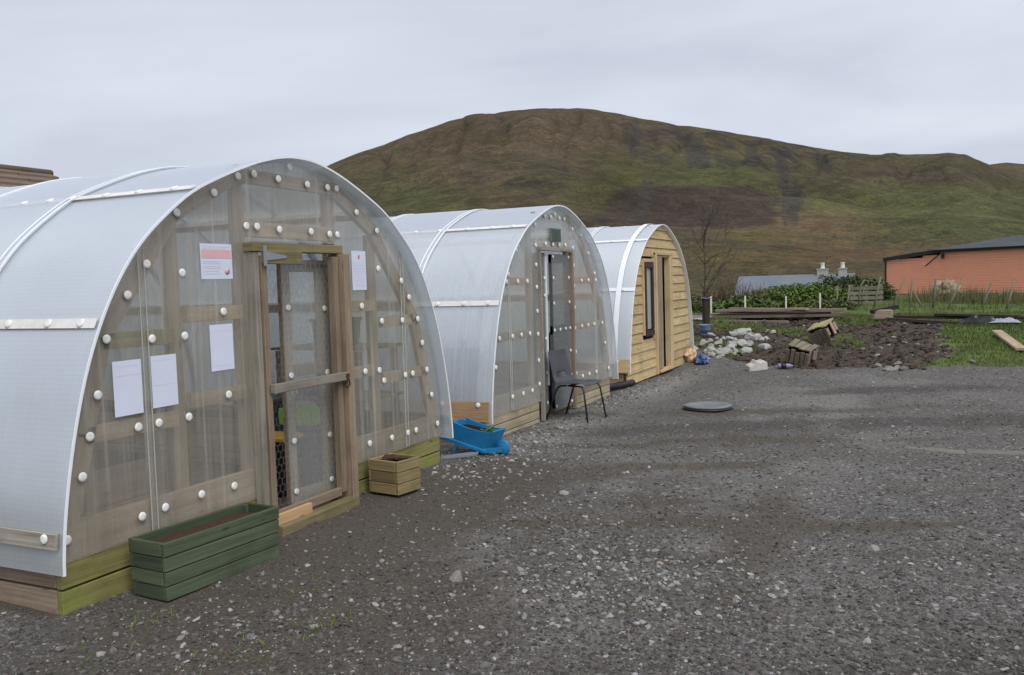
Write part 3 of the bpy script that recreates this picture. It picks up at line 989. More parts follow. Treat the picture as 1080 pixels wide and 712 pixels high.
# ---- the nearest tunnel
T1 = thing("polytunnel", (4.85, FY, 0), "nearest clear-sheeted polytunnel with a wire-mesh door and paper notices on its gable", "polytunnel", "arched polytunnels in a row")
roof(T1, 6, M_roof)
purlins(T1, 6, sillw='frame')
base_boards(T1, 6, 'green_base', 'side_base')
for i in range(len(POLY) - 1):
    if i != 4: fr(T1, "rafter", POLY[i], POLY[i + 1], .105, ext=.012, y=.026)
fr(T1, "rafter", (-.43, 2.345), (.46, 2.34), .09, y=.026)
fr(T1, "post", (-1.04, .25), (-1.04, 2.03), .10, y=.075)
fr(T1, "post", (-.462, .25), (-.462, 2.40), .10, y=.075)
fr(T1, "post", (.50, .25), (.50, 2.40), .10, y=.075)
fr(T1, "post", (1.03, .25), (1.03, 2.02), .10, y=.075)
for a, b, z in ((-1.59, -1.09, 1.355), (-1.72, -1.09, .87), (-.99, -.51, 1.47), (-.99, -.51, .955), (.55, .98, 1.46), (.55, .98, .945), (1.08, 1.55, 1.32), (1.08, 1.69, .86)):
    fr(T1, "rail", (a, z), (b, z), .09, y=.026, wd='frame' if z > 1.4 or a > 0 else 'mossy' if z > 1.3 else 'frame')
fr(T1, "rail", (-.43, 2.005), (.46, 2.0), .10, y=.026)
fr(T1, "bottom_rail", (-1.84, .345), (-.45, .345), .19, y=.03)
fr(T1, "bottom_rail", (.49, .345), (1.84, .345), .19, y=.03)
for x0, x1, z0, yy in ((-1.93, -1.31, .25, -.002), (-1.345, -.44, .25, -.011), (-.455, .49, 1.93, -.002), (.475, 1.37, .25, -.011), (1.335, 1.93, .25, -.002)):
    gable_panel(x0, x1, z0, None, yy).build("gable_sheet", M_gable, T1)
GW = [(4.32, 2.33), (4.1, 2.21), (3.8, 2.07), (3.56, 1.77), (3.42, 1.6), (3.26, 1.37), (3.19, 1.08), (3.13, 0.87), (3.07, 0.67), (2.96, 0.37),
      (3.81, 1.72), (3.81, 1.35), (3.81, 0.87), (3.87, 0.39), (4.37, 2.02), (4.38, 1.73), (4.38, 1.47), (4.39, 1.2), (4.39, 0.95), (4.4, 0.64), (4.4, 0.37), (4.13, 1.48), (4.14, 0.96),
      (3.57, 1.35), (3.44, .87), (3.58, .87), (3.43, .37), (3.59, .38), (4.15, .38), (4.83, 2.44), (4.47, 2.36), (4.7, 2.35), (5.01, 2.34), (5.24, 2.34), (5.35, 2.34), (5.59, 2.18), (5.86, 2.05),
      (4.47, 2.02), (4.69, 2.01), (5.03, 2.01), (5.24, 2.0), (5.34, 2.0), (5.86, 1.75), (6.19, 1.65), (6.3, 1.51), (5.61, 1.46), (5.88, 1.33), (6.19, 1.32), (6.43, 1.32), (6.49, 1.11),
      (5.62, .95), (5.82, .94), (5.88, .85), (6.2, .86), (6.32, .86), (6.55, .87), (6.62, .64), (6.7, .37), (5.64, .38), (5.96, .37), (6.21, .37), (6.34, .37)]
washers_front(T1, 4.85, GW)
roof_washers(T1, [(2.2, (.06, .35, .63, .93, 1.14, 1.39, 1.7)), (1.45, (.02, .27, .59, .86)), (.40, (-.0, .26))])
rear_gable(T1, 6, M_roof)
mb = MB()
for k in range(9): mb.box((0, 5.80, .33 + k * .15), (3.55 - .085 * k, .022, .145))
mb.build("rear_boarding", WD['bed'], T1)

# door frame of tunnel one, proud of the gable
dfr = MB()
dfr.build("door_frame", WD['door'], T1)
bpy.data.objects.remove(T1.children[-1])
def dbox(par, name, c, s_, wd, bevel=.003):
    mb = MB(); mb.box(c, s_); return mb.build(name, WD[wd], par, bevel=bevel)
DF = dbox(T1, "door_frame", (-.035, -.055, 1.885), (.95, .09, .06), 'mossy')
dbox(DF, "jamb", (-.475, -.05, .93), (.045, .08, 1.84), 'grey')
dbox(DF, "jamb", (.418, -.075, .905), (.075, .14, 1.895), 'door')
dbox(DF, "threshold", (-.02, -.13, .02), (.86, .10, .085), 'mossy')
dbox(DF, "threshold", (-.255, -.10, .095), (.36, .06, .07), 'fresh')
WDR = dbox(T1, "wire_door", (-.425, -.085, .97), (.05, .045, 1.72), 'door')
dbox(WDR, "door_stile", (.335, -.08, .97), (.055, .06, 1.72), 'door')
dbox(WDR, "door_rail", (-.265, -.125, 1.815), (.37, .035, .085), 'mossy')
dbox(WDR, "door_rail", (-.03, -.135, .962), (.80, .04, .06), 'grey')
dbox(WDR, "door_rail", (-.04, -.08, .115), (.70, .04, .06), 'door')
hm = MB()
hm.prism([(-.47, 1.76), (-.44, 1.76), (-.44, 1.795), (-.25, 1.812), (-.25, 1.828), (-.44, 1.852), (-.44, 1.89), (-.47, 1.89)], -.148, -.143, 'xz')
hm.build("hinge", M_steel, WDR)
lt = MB(); lt.tube([(.335, -.15, .96), (.36, -.165, .94), (.37, -.165, .90), (.345, -.16, .88), (.325, -.15, .90)], .006, 6); lt.box((.36, -.152, .965), (.04, .012, .03)); lt.build("latch", M_rust, WDR)


def chicken_wire(x0, x1, z0, z1, y, cell=.050):
    mb = MB(); w = cell; hh = cell * .58; s_ = hh
    row = 0; z = z0
    vs = []; fs = []
    def seg(a, b):
        a = Vector(a); b = Vector(b); d = (b - a).normalized(); u = Vector((0, 1, 0)); w_ = d.cross(u)
        o = len(vs); r = .0011
        for p in (a, b):
            for k in range(3):
                an = k * 2.094
                vs.append(p + (u * math.cos(an) + w_ * math.sin(an)) * r)
        for k in range(3):
            j = (k + 1) % 3; fs.append((o + k, o + j, o + 3 + j, o + 3 + k))
    while z < z1:
        off = (row % 2) * w / 2
        x = x0 + off
        while x < x1:
            jy = y + .004 * math.sin(x * 9 + z * 5)
            seg((x, jy, z), (x, jy, z + s_))
            if x + w / 2 <= x1: seg((x, jy, z + s_), (x + w / 2, jy, z + s_ + hh * .55))
            if x - w / 2 >= x0: seg((x, jy, z + s_), (x - w / 2, jy, z + s_ + hh * .55))
            x += w
        z += s_ + hh * .55; row += 1
    mb.add(vs, fs, None, .5)
    return mb


chicken_wire(-.40, .32, .13, 1.80, -.063).build("chicken_wire", M_wire, WDR)

# the sheet-clad inner door standing ajar behind the mesh
ID = bpy.data.objects.new("inner_door", None); C.objects.link(ID); ID.parent = T1
ID.location = (.375, .045, 0); ID.rotation_euler[2] = R(-7)
for x in (-.03, -.385):
    dbox(ID, "door_stile", (x, 0, .95), (.085, .04, 1.72), 'door')
for z in (.14, 1.03, 1.77):
    dbox(ID, "door_rail", (-.207, .002, z), (.27, .035, .085), 'door')
mb = MB(); mb.prism([(-.43, .09), (0.01, .09), (.01, 1.81), (-.43, 1.81)], -.034, -.027, 'xz', .5); mb.build("door_sheet", M_gable2, ID)
for x in (-.03, -.385):
    for z in (.18, .52, 1.0, 1.46):
        washer(ID, (x, -.035, z + random.uniform(-.02, .02)), (0, -1, 0), .022)

def seam_edges(t, xs, z0=.26):
    for x in xs:
        for d_ in (-.022, .020):
            mb = MB(); mb.box((x + d_, -.0215, (z0 + arch_z(x) - .05) / 2), (.0045, .004, arch_z(x) - .05 - z0)); mb.build("seam_edge", M_seam, t)
seam_edges(T1, (-1.33, 1.355)); seam_edges(T1, (-.72, .80), .27) if False else None

# ---- things seen inside the nearest tunnel
fl = MB(); fl.box((0, 3, .012), (3.7, 5.9, .02)); fl.build("earth_floor", M_soilin, T1)


def raised_bed(loc, L_, Wd, Hh, label):
    t = thing("raised_bed", loc, label, "raised bed", "raised beds in the near tunnel")
    for k in range(3):
        z = Hh / 3 * (k + .5)
        for s_ in (-1, 1):
            mb = MB(); mb.box((s_ * Wd / 2, 0, z), (.035, L_, Hh / 3 - .006)); mb.build("side_board", WD['bed'], t)
            mb = MB(); mb.box((0, s_ * L_ / 2, z), (Wd - .04, .035, Hh / 3 - .006)); mb.build("end_board", WD['bed'], t)
    mb = MB(); mb.box((0, 0, Hh - .06), (Wd - .045, L_ - .045, .04)); mb.build("compost", M_comp2, t)
    return t


raised_bed((3.50, 5.75, .025), 3.3, .86, .62, "raised timber bed inside the near tunnel, left of its door")
raised_bed((6.33, 6.75, .025), 2.9, .62, .42, "raised timber bed inside the near tunnel, right of its door")
st = thing("staging_bench", (6.36, 4.72, .025), "slatted timber staging behind the right-hand panes of the near gable", "bench")
for x in (-.28, .26):
    for y in (-.42, .42):
        mb = MB(); mb.box((x, y, .52), (.05, .05, 1.04)); mb.build("leg", WD['bed'], st)
for z in (.62, 1.06):
    mb = MB()
    for k in range(5): mb.box((-.26 + k * .13, 0, z), (.10, 1.0, .022))
    mb.build("shelf", WD['bed'], st)
bx = thing("storage_box", (6.36, 4.72, 1.096), "dark green box on the upper staging shelf of the near tunnel", "box")
mb = MB(); mb.box((0, 0, .11), (.34, .3, .22), taper=.9); mb.build("body", plain("dark_green_plastic", (.03, .06, .035)), bx, bevel=.01)
mb = MB(); mb.box((0, 0, .23), (.37, .33, .03)); mb.build("lid", M_dgrey, bx, bevel=.008)
def seed_tray(loc, label, m_):
    t = thing("seed_tray", loc, label, "seed tray", "seed trays in the near tunnel")
    mb = MB(); mb.box((0, 0, .03), (.34, .22, .06), taper=.92); mb.build("tray", m_, t, bevel=.006)
    mb = MB(); mb.box((0, 0, .064), (.31, .19, .012)); mb.build("compost", M_comp, t)
seed_tray((6.36, 4.95, .656), "black seed tray on the lower staging shelf", M_black)
seed_tray((5.72, 4.75, 1.04), "pale green seed tray on the bench rail by the notice", M_lime) if False else None
# tall grey drawer unit, yellow-topped tub and lime crate behind the mesh door
du = thing("storage_bin", (5.85, 5.12, .025), "dark grey lidded bin standing inside behind the wire-mesh door", "bin")
mb = MB(); mb.box((0, 0, .31), (.34, .40, .60), taper=.9); mb.build("body", M_dgrey, du, bevel=.02)
mb = MB(); mb.box((0, 0, .635), (.37, .43, .05)); mb.build("lid", M_dgrey, du, bevel=.02)
hd = MB(); hd.tube([(-.1, -.2, .56), (-.1, -.25, .57), (.1, -.25, .57), (.1, -.2, .56)], .012, 6); hd.build("handle", M_black, du)
tb = thing("tool_box", (5.24, 4.48, .025), "yellow-topped black tub on the tunnel floor inside the wire-mesh door", "tub")
mb = MB(); mb.box((0, 0, .22), (.22, .28, .43), taper=.85); mb.build("body", M_black, tb, bevel=.02)
mb = MB(); mb.box((0, 0, .45), (.25, .31, .04)); mb.build("lid", M_yellow, tb, bevel=.01)
lc = thing("crate", (5.54, 4.48, .025), "lime green crate seen through the inner door of the near tunnel", "crate")
mb = MB(); mb.box((0, 0, .25), (.17, .3, .50), taper=.95); mb.build("stand", M_dgrey, lc)
mb = MB()
for s_ in (-1, 1):
    mb.box((s_ * .09, 0, .575), (.012, .32, .12)); mb.box((0, s_ * .16, .575), (.168, .012, .12))
mb.box((0, 0, .51), (.17, .31, .012)); mb.build("crate_sides", M_lime, lc)

# ---- notices
def notice(label, x, z, w, h_, tilt, y=FY - .0225):
    t = thing("notice", (x, y, z), label, "notice", "paper notices on the near gable")
    t.rotation_euler[1] = R(tilt)
    mb = MB(); n = 6; vs = []; fs = []
    for i in range(n + 1):
        for j in range(n + 1):
            u, v = i / n - .5, j / n - .5
            vs.append((u * w, -.0004 * math.sin(u * 7 + v * 5) - .0004, v * h_))
    for i in range(n):
        for j in range(n):
            a = i * (n + 1) + j; fs.append((a, a + n + 1, a + n + 2, a + 1))
    mb.add(vs, fs, None, .5, False)
    p = mb.build("paper", M_paper, t)
    sol = p.modifiers.new("thick", 'SOLIDIFY'); sol.thickness = .0008
    return t


def lines(t, w, rows, x0=-.4, x1=.4, m_=None, hh=.0045):
    mb = MB()
    for z in rows:
        x = x0 * w
        e = x1 * w * random.uniform(.6, 1)
        while x < e:
            l = random.uniform(.008, .03)
            mb.box(((x + x + l) / 2, -.0016, z), (l, 0.0005, hh)); x += l + .007
    mb.build("print", m_ or M_print, t)


n1 = notice("notice with a faded red band and a round red stamp", 4.095, 1.79, .265, .215, 0)
mb = MB(); mb.box((0, -.0016, .045), (.25, .0005, .05)); mb.build("red_band", M_pink, n1)
mb = MB(); mb.lathe([(.022, 0), (.022, .0005)], 16, (.085, -.0016, -.06), rot=Matrix.Rotation(R(90), 3, 'X')); mb.build("stamp", M_pink, n1)
lines(n1, .265, [.09, .078]); lines(n1, .265, [0, -.012, -.03, -.042, -.06, -.075], -.42, .1)
n2 = notice("blank-looking upright sheet between the left posts, beneath the red-banded notice", 4.105, 1.26, .195, .285, 0)
lines(n2, .195, [.1, -.11], hh=.0016)
n3 = notice("white sheet lowest on the left, beside the left rafter", 3.385, 1.095, .19, .30, 0)
lines(n3, .19, [.12, .07], hh=.0016)
n4 = notice("white sheet right of the seam in the pair at lower left", 3.64, 1.105, .185, .295, 0)
lines(n4, .185, [.12, -.02], hh=.0016)
n5 = notice("white letter with a small red crest, right of the wire-mesh door", 5.595, 1.735, .185, .30, 0)
mb = MB(); mb.prism([(-.012, .095), (.0, .082), (.012, .095), (.012, .118), (-.012, .118)], -.0018, -.0012, 'xz'); mb.build("crest", M_red, n5)
lines(n5, .185, [.06 - k * .022 for k in range(9)], hh=.003)

skirting(T1, .35, .43, 'grey')

# ---- the middle tunnel
CX2 = 9.62
T2 = thing("polytunnel", (CX2, FY, 0), "middle polytunnel with a narrow dark door opening and a green vent above it", "polytunnel", "arched polytunnels in a row")
roof(T2, 6, M_roof2)
purlins(T2, 6, (.40, 1.40, 2.2))
base_boards(T2, 6, 'pale_base', 'orange_base', gap=(-.57, .48), h=((-.06, .05), (.055, .15), (.155, .25)))
for i in range(len(POLY) - 1):
    if i != 4: fr(T2, "rafter", POLY[i], POLY[i + 1], .09, ext=.012, y=.026)
fr(T2, "rafter", (-.55, 2.36), (.5, 2.36), .085, y=.026)
for x in (-.60, .56): fr(T2, "post", (x, .25), (x, 2.33), .11, y=.075)
for z in (1.62, 1.04):
    fr(T2, "rail", (-(1.44 if z > 1.5 else 1.66), z), (-.655, z), .085, y=.026); fr(T2, "rail", (.615, z), ((1.42 if z > 1.5 else 1.64), z - .01), .085, y=.026)
fr(T2, "rail", (-.545, 2.045), (.505, 2.045), .07, y=.026)
fr(T2, "bottom_rail", (-1.84, .345), (-.545, .345), .19, y=.03); fr(T2, "bottom_rail", (.505, .345), (1.84, .345), .19, y=.03)
for x0, x1, z0, yy in ((-1.93, -1.31, .25, -.002), (-1.345, -.54, .25, -.011), (-.555, .50, 2.0, -.002), (.485, 1.37, .25, -.011), (1.335, 1.93, .25, -.002)):
    gable_panel(x0, x1, z0, None, yy).build("gable_sheet", M_gable2, T2)
rear_gable(T2, 6, M_roof)
fl = MB(); fl.box((0, 3, .012), (3.7, 5.9, .02)); fl.build("earth_floor", M_soilin, T2)
mb = MB(); mb.box((-.02, -.030, 2.155), (.30, .02, .155)); vent = mb.build("vent", plain("green_vent_mesh", (.13, .19, .15), .7), T2)
mb = MB()
for k in range(6): mb.box((-.02, -.043, 2.095 + k * .024), (.28, .006, .008))
mb.build("louvre", M_dgrey, vent)
DF2 = dbox(T2, "door_frame", (-.04, -.03, 1.985), (1.02, .05, .04), 'grey')
dbox(DF2, "jamb", (.475, -.03, .99), (.04, .05, 1.94), 'door'); dbox(DF2, "jamb", (-.53, -.03, .99), (.03, .05, 1.94), 'grey')
LF = bpy.data.objects.new("door_leaf", None); C.objects.link(LF); LF.parent = T2; LF.location = (-.505, -.005, 0); LF.rotation_euler[2] = R(3)
M_leafgrey = plain("grey_door_lining", (.12, .122, .128), .7, .3, .2, 10)
M_leafsheet = sheet_mat("grey_door_sheet", .55, .35, 'rib', white=(.42, .44, .45), rough=.15)
def leaf(par, x0, x1):
    mb = MB(); mb.box(((x0 + x1) / 2, 0, 1.0), (x1 - x0, .01, 1.86)); mb.build("door_sheet", M_leafsheet, par)
    for z in (.15, 1.03, 1.88):
        mb = MB(); mb.box(((x0 + x1) / 2, .03, z), (x1 - x0 - .01, .03, .10)); mb.build("door_rail", WD['darkpile'] if z > .5 else M_leafgrey, par)
    for x in (x0 + .03, x1 - .03):
        mb = MB(); mb.box((x, .03, 1.0), (.05, .03, 1.84)); mb.build("door_stile", M_leafgrey, par)
    mb = MB(); mb.box(((x0 + x1) / 2, .018, .60), (x1 - x0 - .02, .01, .80)); mb.build("lower_lining", M_leafgrey, par)
leaf(LF, .0, .22)
mb = MB(); mb.box((.225, -.004, 1.15), (.016, .03, 1.5)); mb.build("edge_reflection_strip", M_tape, LF)  # added white strip, painting the light reflected off the leaf's edge
RF = bpy.data.objects.new("door_leaf", None); C.objects.link(RF); RF.parent = T2; RF.location = (-.105, -.008, 0)
leaf(RF, .0, .55)
for x in (.025, .525):
    for z in (.12, .45, .75, 1.03, 1.35, 1.65, 1.9): washer(RF, (x, -.006, z), (0, -1, 0), .02)
for x in (.2, .38): washer(RF, (x, -.006, 1.03), (0, -1, 0), .02)
for z in (.2, .55, .95, 1.45, 1.65): washer(LF, (.18, -.006, z), (0, -1, 0), .02)
bk = MB(); bk.box((-.16, .14, 1.0), (.34, .02, 1.9)); bk.build("gap_shade_panel", M_black, T2)  # added black panel, painting the shade of the interior behind the gap
GW2 = []
for s_ in (-1, 1):
    for (x, z) in ((.60, 2.25), (.60, 2.02), (.60, 1.80), (.6, 1.55), (.6, 1.28), (.6, 1.02), (.6, .72), (.6, .45)): GW2.append((CX2 + s_ * (x if s_ < 0 else .57), z))
    for z, xs in ((1.62, (.85, 1.1, 1.38)), (1.04, (.82, 1.05, 1.28, 1.6)), (.40, (.8, 1.05, 1.32, 1.82))):
        for x in xs: GW2.append((CX2 + s_ * x, z - (.01 if s_ > 0 else 0)))
    for (x, z) in ((.30, 2.36), (.86, 2.19), (1.12, 1.96), (1.34, 1.7), (1.7, .75)): GW2.append((CX2 + s_ * x, z))
for x in (-.3, -.08, .12, .32): GW2.append((CX2 + x, 2.045))
GW2 += [(CX2, 2.40), (CX2 - .12, 2.36), (CX2 + .14, 2.36)]
washers_front(T2, CX2, GW2)
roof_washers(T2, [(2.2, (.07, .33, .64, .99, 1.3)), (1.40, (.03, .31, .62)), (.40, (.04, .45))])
for y in (.93,):
    pass

seam_edges(T2, (-1.33, 1.355))
for t_, zt_ in ((T2, 1.40),):
    for s_ in (-1, 1):
        zs_ = np.linspace(.25, zt_, 6)
        mb = MB()
        for a_, b_ in zip(zs_[:-1], zs_[1:]):
            xa, na_ = wall_at(float(a_), s_); xb, nb_ = wall_at(float(b_), s_)
            mb.beam((xa - na_.x * .024, .04, a_ - na_.z * .024), (xb - nb_.x * .024, .04, b_ - nb_.z * .024), .085, .034, na_)
        mb.build("side_stud", WD['purlin'], t_)
skirting(T2, .235, .435, 'orange_base')
# inside the middle tunnel
db = thing("display_board", (10.58, 4.30, .025), "black round-topped board inside the middle tunnel, right of its door", "board")
mb = MB(); mb.prism([(-.34, .3), (.34, .3), (.34, .85), (.30, .93), (.2, .97), (-.2, .97), (-.30, .93), (-.34, .85)], -.012, .012, 'xz'); mb.build("panel", M_black, db)
for x in (-.28, .28):
    mb = MB(); mb.box((x, .03, .16), (.04, .04, .32)); mb.build("leg", M_black, db)
b1 = thing("mesh_crate", (8.2, 5.0, .025), "tall grey wire cage inside the middle tunnel behind its left wall", "cage")
mb = MB()
for k in range(9):
    mb.box((-.25, 0, .1 + k * .11), (.008, 1.4, .008))
    mb.box((-.25, -.7 + k * .175, .54), (.008, .008, .9))
mb.build("wire_side", M_steel, b1)
mb = MB()
for x in (-.25, .25):
    for y in (-.7, .7): mb.box((x, y, .5), (.04, .04, 1.0))
mb.build("post", M_dgrey, b1)
mb = MB(); mb.box((0, 0, .45), (.44, 1.36, .86)); mb.build("compost_fill", M_comp, b1)
b2 = thing("raised_bed", (10.95, 6.4, .025), "raised timber bed inside the middle tunnel, right of its door", "raised bed")
for k in range(3):
    for s_ in (-1, 1):
        mb = MB(); mb.box((s_ * .36, 0, .08 + k * .15), (.035, 2.8, .145)); mb.build("side_board", WD['bed'], b2)
        mb = MB(); mb.box((0, s_ * 1.4, .08 + k * .15), (.68, .035, .145)); mb.build("end_board", WD['bed'], b2)
mb = MB(); mb.box((0, 0, .4), (.68, 2.75, .04)); mb.build("compost", M_comp2, b2)

# ---- the far, timber-fronted tunnel
CX3 = 14.24
T3 = thing("polytunnel", (CX3, FY, 0), "farthest tunnel, its front clad in golden timber boards", "polytunnel", "arched polytunnels in a row")
M_roof3 = sheet_mat("new_white_roof_sheet", .50, .10, 'rib', white=(.92, .96, 1.0), rough=.2, dirt=.03, trans=.2, gl0=.19, glk=.75, glp=2.2)
roof(T3, 6, M_roof3, first=-.075)
purlins(T3, 6, (.40, 1.45, 2.2))
for s_ in (-1, 1):
    for a, b in ((-.05, .05), (.055, .15), (.155, .25)):
        mb = MB(); mb.box((s_ * 1.9, 3.02, (a + b) / 2), (.045, 5.95, b - a)); mb.build("base_board", WD['clad'], T3)
for i in range(len(POLY) - 1): fr(T3, "rafter", POLY[i], POLY[i + 1], .09, y=.06)
for x in (-.52, .68): fr(T3, "post", (x, .05), (x, 2.3), .09, y=.06)
rear_gable(T3, 6, M_roof3)
cl = MB()
D0, D1, DT = -.43, .64, 2.03       # door opening
W0, W1, WB, WT = -1.12, -.50, .70, 1.90
z = .04; exp = .148
row = 0
while z < 2.47:
    zt = z + exp + .02
    segs = [(-1.95, 1.95)]
    def cut(segs, a, b):
        o_ = []
        for s0, s1 in segs:
            if b <= s0 or a >= s1: o_.append((s0, s1)); continue
            if s0 < a: o_.append((s0, a))
            if s1 > b: o_.append((b, s1))
        return o_
    if z + exp * .5 < DT: segs = cut(segs, D0, D1)
    if WB < z + exp * .5 < WT: segs = cut(segs, W0, W1)
    for s0, s1 in segs:
        zm = min(zt, 2.475)
        def lim(zq): 
            return abs(wall_at(max(zq, .23), 1)[0]) - .012 if zq < 2.47 else .12
        a0, a1 = max(s0, -lim(z)), min(s1, lim(z)); b0, b1_ = max(s0, -lim(zm)), min(s1, lim(zm))
        if a1 - a0 < .03: continue
        if b0 > b1_: b0 = b1_ = (b0 + b1_) / 2
        if b0 > a1 or b1_ < a0: continue
        vs = [(a0, -.030, z), (a1, -.030, z), (b1_, -.006, zm), (b0, -.006, zm), (a0, .0, z), (a1, .0, z), (b1_, .004, zm), (b0, .004, zm)]
        fs = [(0, 1, 2, 3), (7, 6, 5, 4), (0, 4, 5, 1), (3, 2, 6, 7), (0, 3, 7, 4), (1, 5, 6, 2)]
        ou, ov = random.random() * 50, random.random() * 50
        uvs = [[(vs[k][0] + ou, vs[k][2] + ov) for k in f] for f in fs]
        cl.add(vs, fs, uvs)
    z += exp; row += 1
cl.build("cladding", WD['clad'], T3)
lin = MB(); lin.box((0, .012, 1.1), (.001, .001, .001))
ln = MB()
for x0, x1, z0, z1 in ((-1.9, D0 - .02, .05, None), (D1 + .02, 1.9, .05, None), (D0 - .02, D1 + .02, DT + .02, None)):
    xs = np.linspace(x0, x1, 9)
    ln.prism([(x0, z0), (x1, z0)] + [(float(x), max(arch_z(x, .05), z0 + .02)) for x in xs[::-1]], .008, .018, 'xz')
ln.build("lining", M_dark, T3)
DF3 = dbox(T3, "door_frame", ((D0 + D1) / 2, -.02, DT - .01), (D1 - D0 + .02, .07, .05), 'trim')
dbox(DF3, "jamb", (D0 + .02, -.03, DT / 2 + .02), (.06, .07, DT - .05), 'trim'); dbox(DF3, "jamb", (D1 - .09, .0, DT / 2 + .02), (.19, .10, DT - .05), 'trim')
dbox(DF3, "sill_board", ((D0 + D1) / 2, -.02, .075), (D1 - D0 - .28, .12, .04), 'fresh')
LD = bpy.data.objects.new("door_leaf", None); C.objects.link(LD); LD.parent = T3; LD.location = (D0 + .05, -.022, 0)
for k in range(3):
    dbox(LD, "door_board", (.07 + k * .135, 0, 1.04), (.13, .03, 1.86), 'oldboard')
mb = MB(); mb.box((D1 + .10, .75, 1.05), (.02, 1.4, 2.05)); mb.build("interior_shade_panel", M_dark, T3)  # added dark panel, so the inside of the doorway reads as shaded
WN = dbox(T3, "window", ((W0 + W1) / 2, -.028, WT), (W1 - W0, .045, .05), 'trim')
dbox(WN, "trim_board", (W0 + .03, -.028, (WB + WT) / 2), (.06, .045, WT - WB - .05), 'trim'); dbox(WN, "trim_board", (W1 - .03, -.028, (WB + WT) / 2), (.06, .045, WT - WB - .05), 'trim')
mb = MB(); wx0, wx1 = W0 + .07, W1 - .07
for c, s_ in ((((wx0 + wx1) / 2, -.035, WT - .07), (wx1 - wx0, .05, .09)), (((wx0 + wx1) / 2, -.035, WB + .05), (wx1 - wx0, .05, .09)), ((wx0 + .04, -.035, (WB + WT) / 2), (.08, .05, WT - WB - .22)), ((wx1 - .04, -.035, (WB + WT) / 2), (.08, .05, WT - WB - .22))):
    mb.box(c, s_)
mb.build("sash", M_winframe, WN)
mb = MB(); mb.box(((wx0 + wx1) / 2, -.02, (WB + WT) / 2), (wx1 - wx0 - .15, .008, WT - WB - .22)); mb.build("pane", M_window, WN)
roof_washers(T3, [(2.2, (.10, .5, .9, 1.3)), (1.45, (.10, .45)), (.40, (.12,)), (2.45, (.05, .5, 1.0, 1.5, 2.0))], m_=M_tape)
skirting(T3, .235, .435, 'clad')
# a pale strip of tape along its front edge
x_, n_ = 0, 0
tp = roof_sheet(.12, .20, .028, .003); tp.build("joint_strip", M_tape, T3)
dt = thing("drain_pipe", (12.0, 4.05, .04), "black pipe lying at the left foot of the timber-fronted tunnel", "pipe")
mb = MB(); mb.tube([(-.35, .1, .03), (.0, -.05, .03), (.45, -.16, .03)], .05, 10); mb.build("pipe_run", M_black, dt)

# ------------------------------------------------------------------ planters, barrow, chair
def plank_box(t, L_, Wd, Hh, rows, wd, taper=0.0, soil=M_comp2, soil_d=.05):
    """open planter of horizontal boards, one mesh per side"""
    for s_, nm in ((-1, "front_panel"), (1, "back_panel")):
        mb = MB()
        for k in range(rows):
            hh = Hh / rows; z = hh * (k + .5); tp_ = 1 - taper * (1 - (k + .5) / rows)
            mb.box((0, s_ * Wd / 2 * tp_, z), (L_ * tp_ + .02, .024, hh - .005))
        mb.build(nm, WD[wd], t, bevel=.003)
    for s_ in (-1, 1):
        mb = MB()
        for k in range(rows):
            hh = Hh / rows; z = hh * (k + .5); tp_ = 1 - taper * (1 - (k + .5) / rows)
            mb.box((s_ * L_ / 2 * tp_, 0, z), (.024, Wd * tp_ - .03, hh - .005))
        mb.build("end_panel", WD[wd], t, bevel=.003)
    n = 14; vs = []; fs = []
    for i in range(n + 1):
        for j in range(7):
            u, v = i / n - .5, j / 6 - .5
            vs.append((u * (L_ - .03), v * (Wd - .03), Hh - soil_d + .02 * mnoise.noise(Vector((u * 9, v * 6, 1)))))
    for i in range(n):
        for j in range(6):
            a = i * 7 + j; fs.append((a, a + 7, a + 8, a + 1))
    mb = MB(); mb.add(vs, fs, None, .5, True); mb.build("compost", soil, t)


PL = thing("planter", (3.685, 3.69, tz(3.7, 3.6) - .005), "long dark green planter of four boards against the near tunnel", "planter")
PL.rotation_euler = (R(0), 0, R(-4))
plank_box(PL, .82, .26, .315, 4, 'planter', .03)
for x in (-.40, .40):
    for y in (-.115, .115):
        mb = MB(); mb.box((x * .98, y * .93, .155), (.03, .03, .30)); mb.build("corner_post", WD['planter'], PL)
PB = thing("planter", (5.665, 3.71, tz(5.63, 3.7) + .02), "small mossy wooden planter box right of the near tunnel's door", "planter")
PB.rotation_euler[2] = R(-9)
plank_box(PB, .25, .28, .26, 3, 'box', .02, M_comp, .03)
mb = MB()
for y in (-.1, .1): mb.box((0, y, -.016), (.23, .04, .03))
mb.build("foot_batten", WD['darkpile'], PB)
bs = thing("bark_lump", (5.62, 3.74, tz(5.63, 3.7) + .25), "dark lump of dug-up root lying in the small mossy planter", "root")
mb = MB(); mb.tube([(-.06, .03, 0), (-.02, .0, .035), (.04, -.02, .03), (.07, -.05, .0)], [.015, .03, .025, .01], 7); mb.build("root", M_rust, bs)

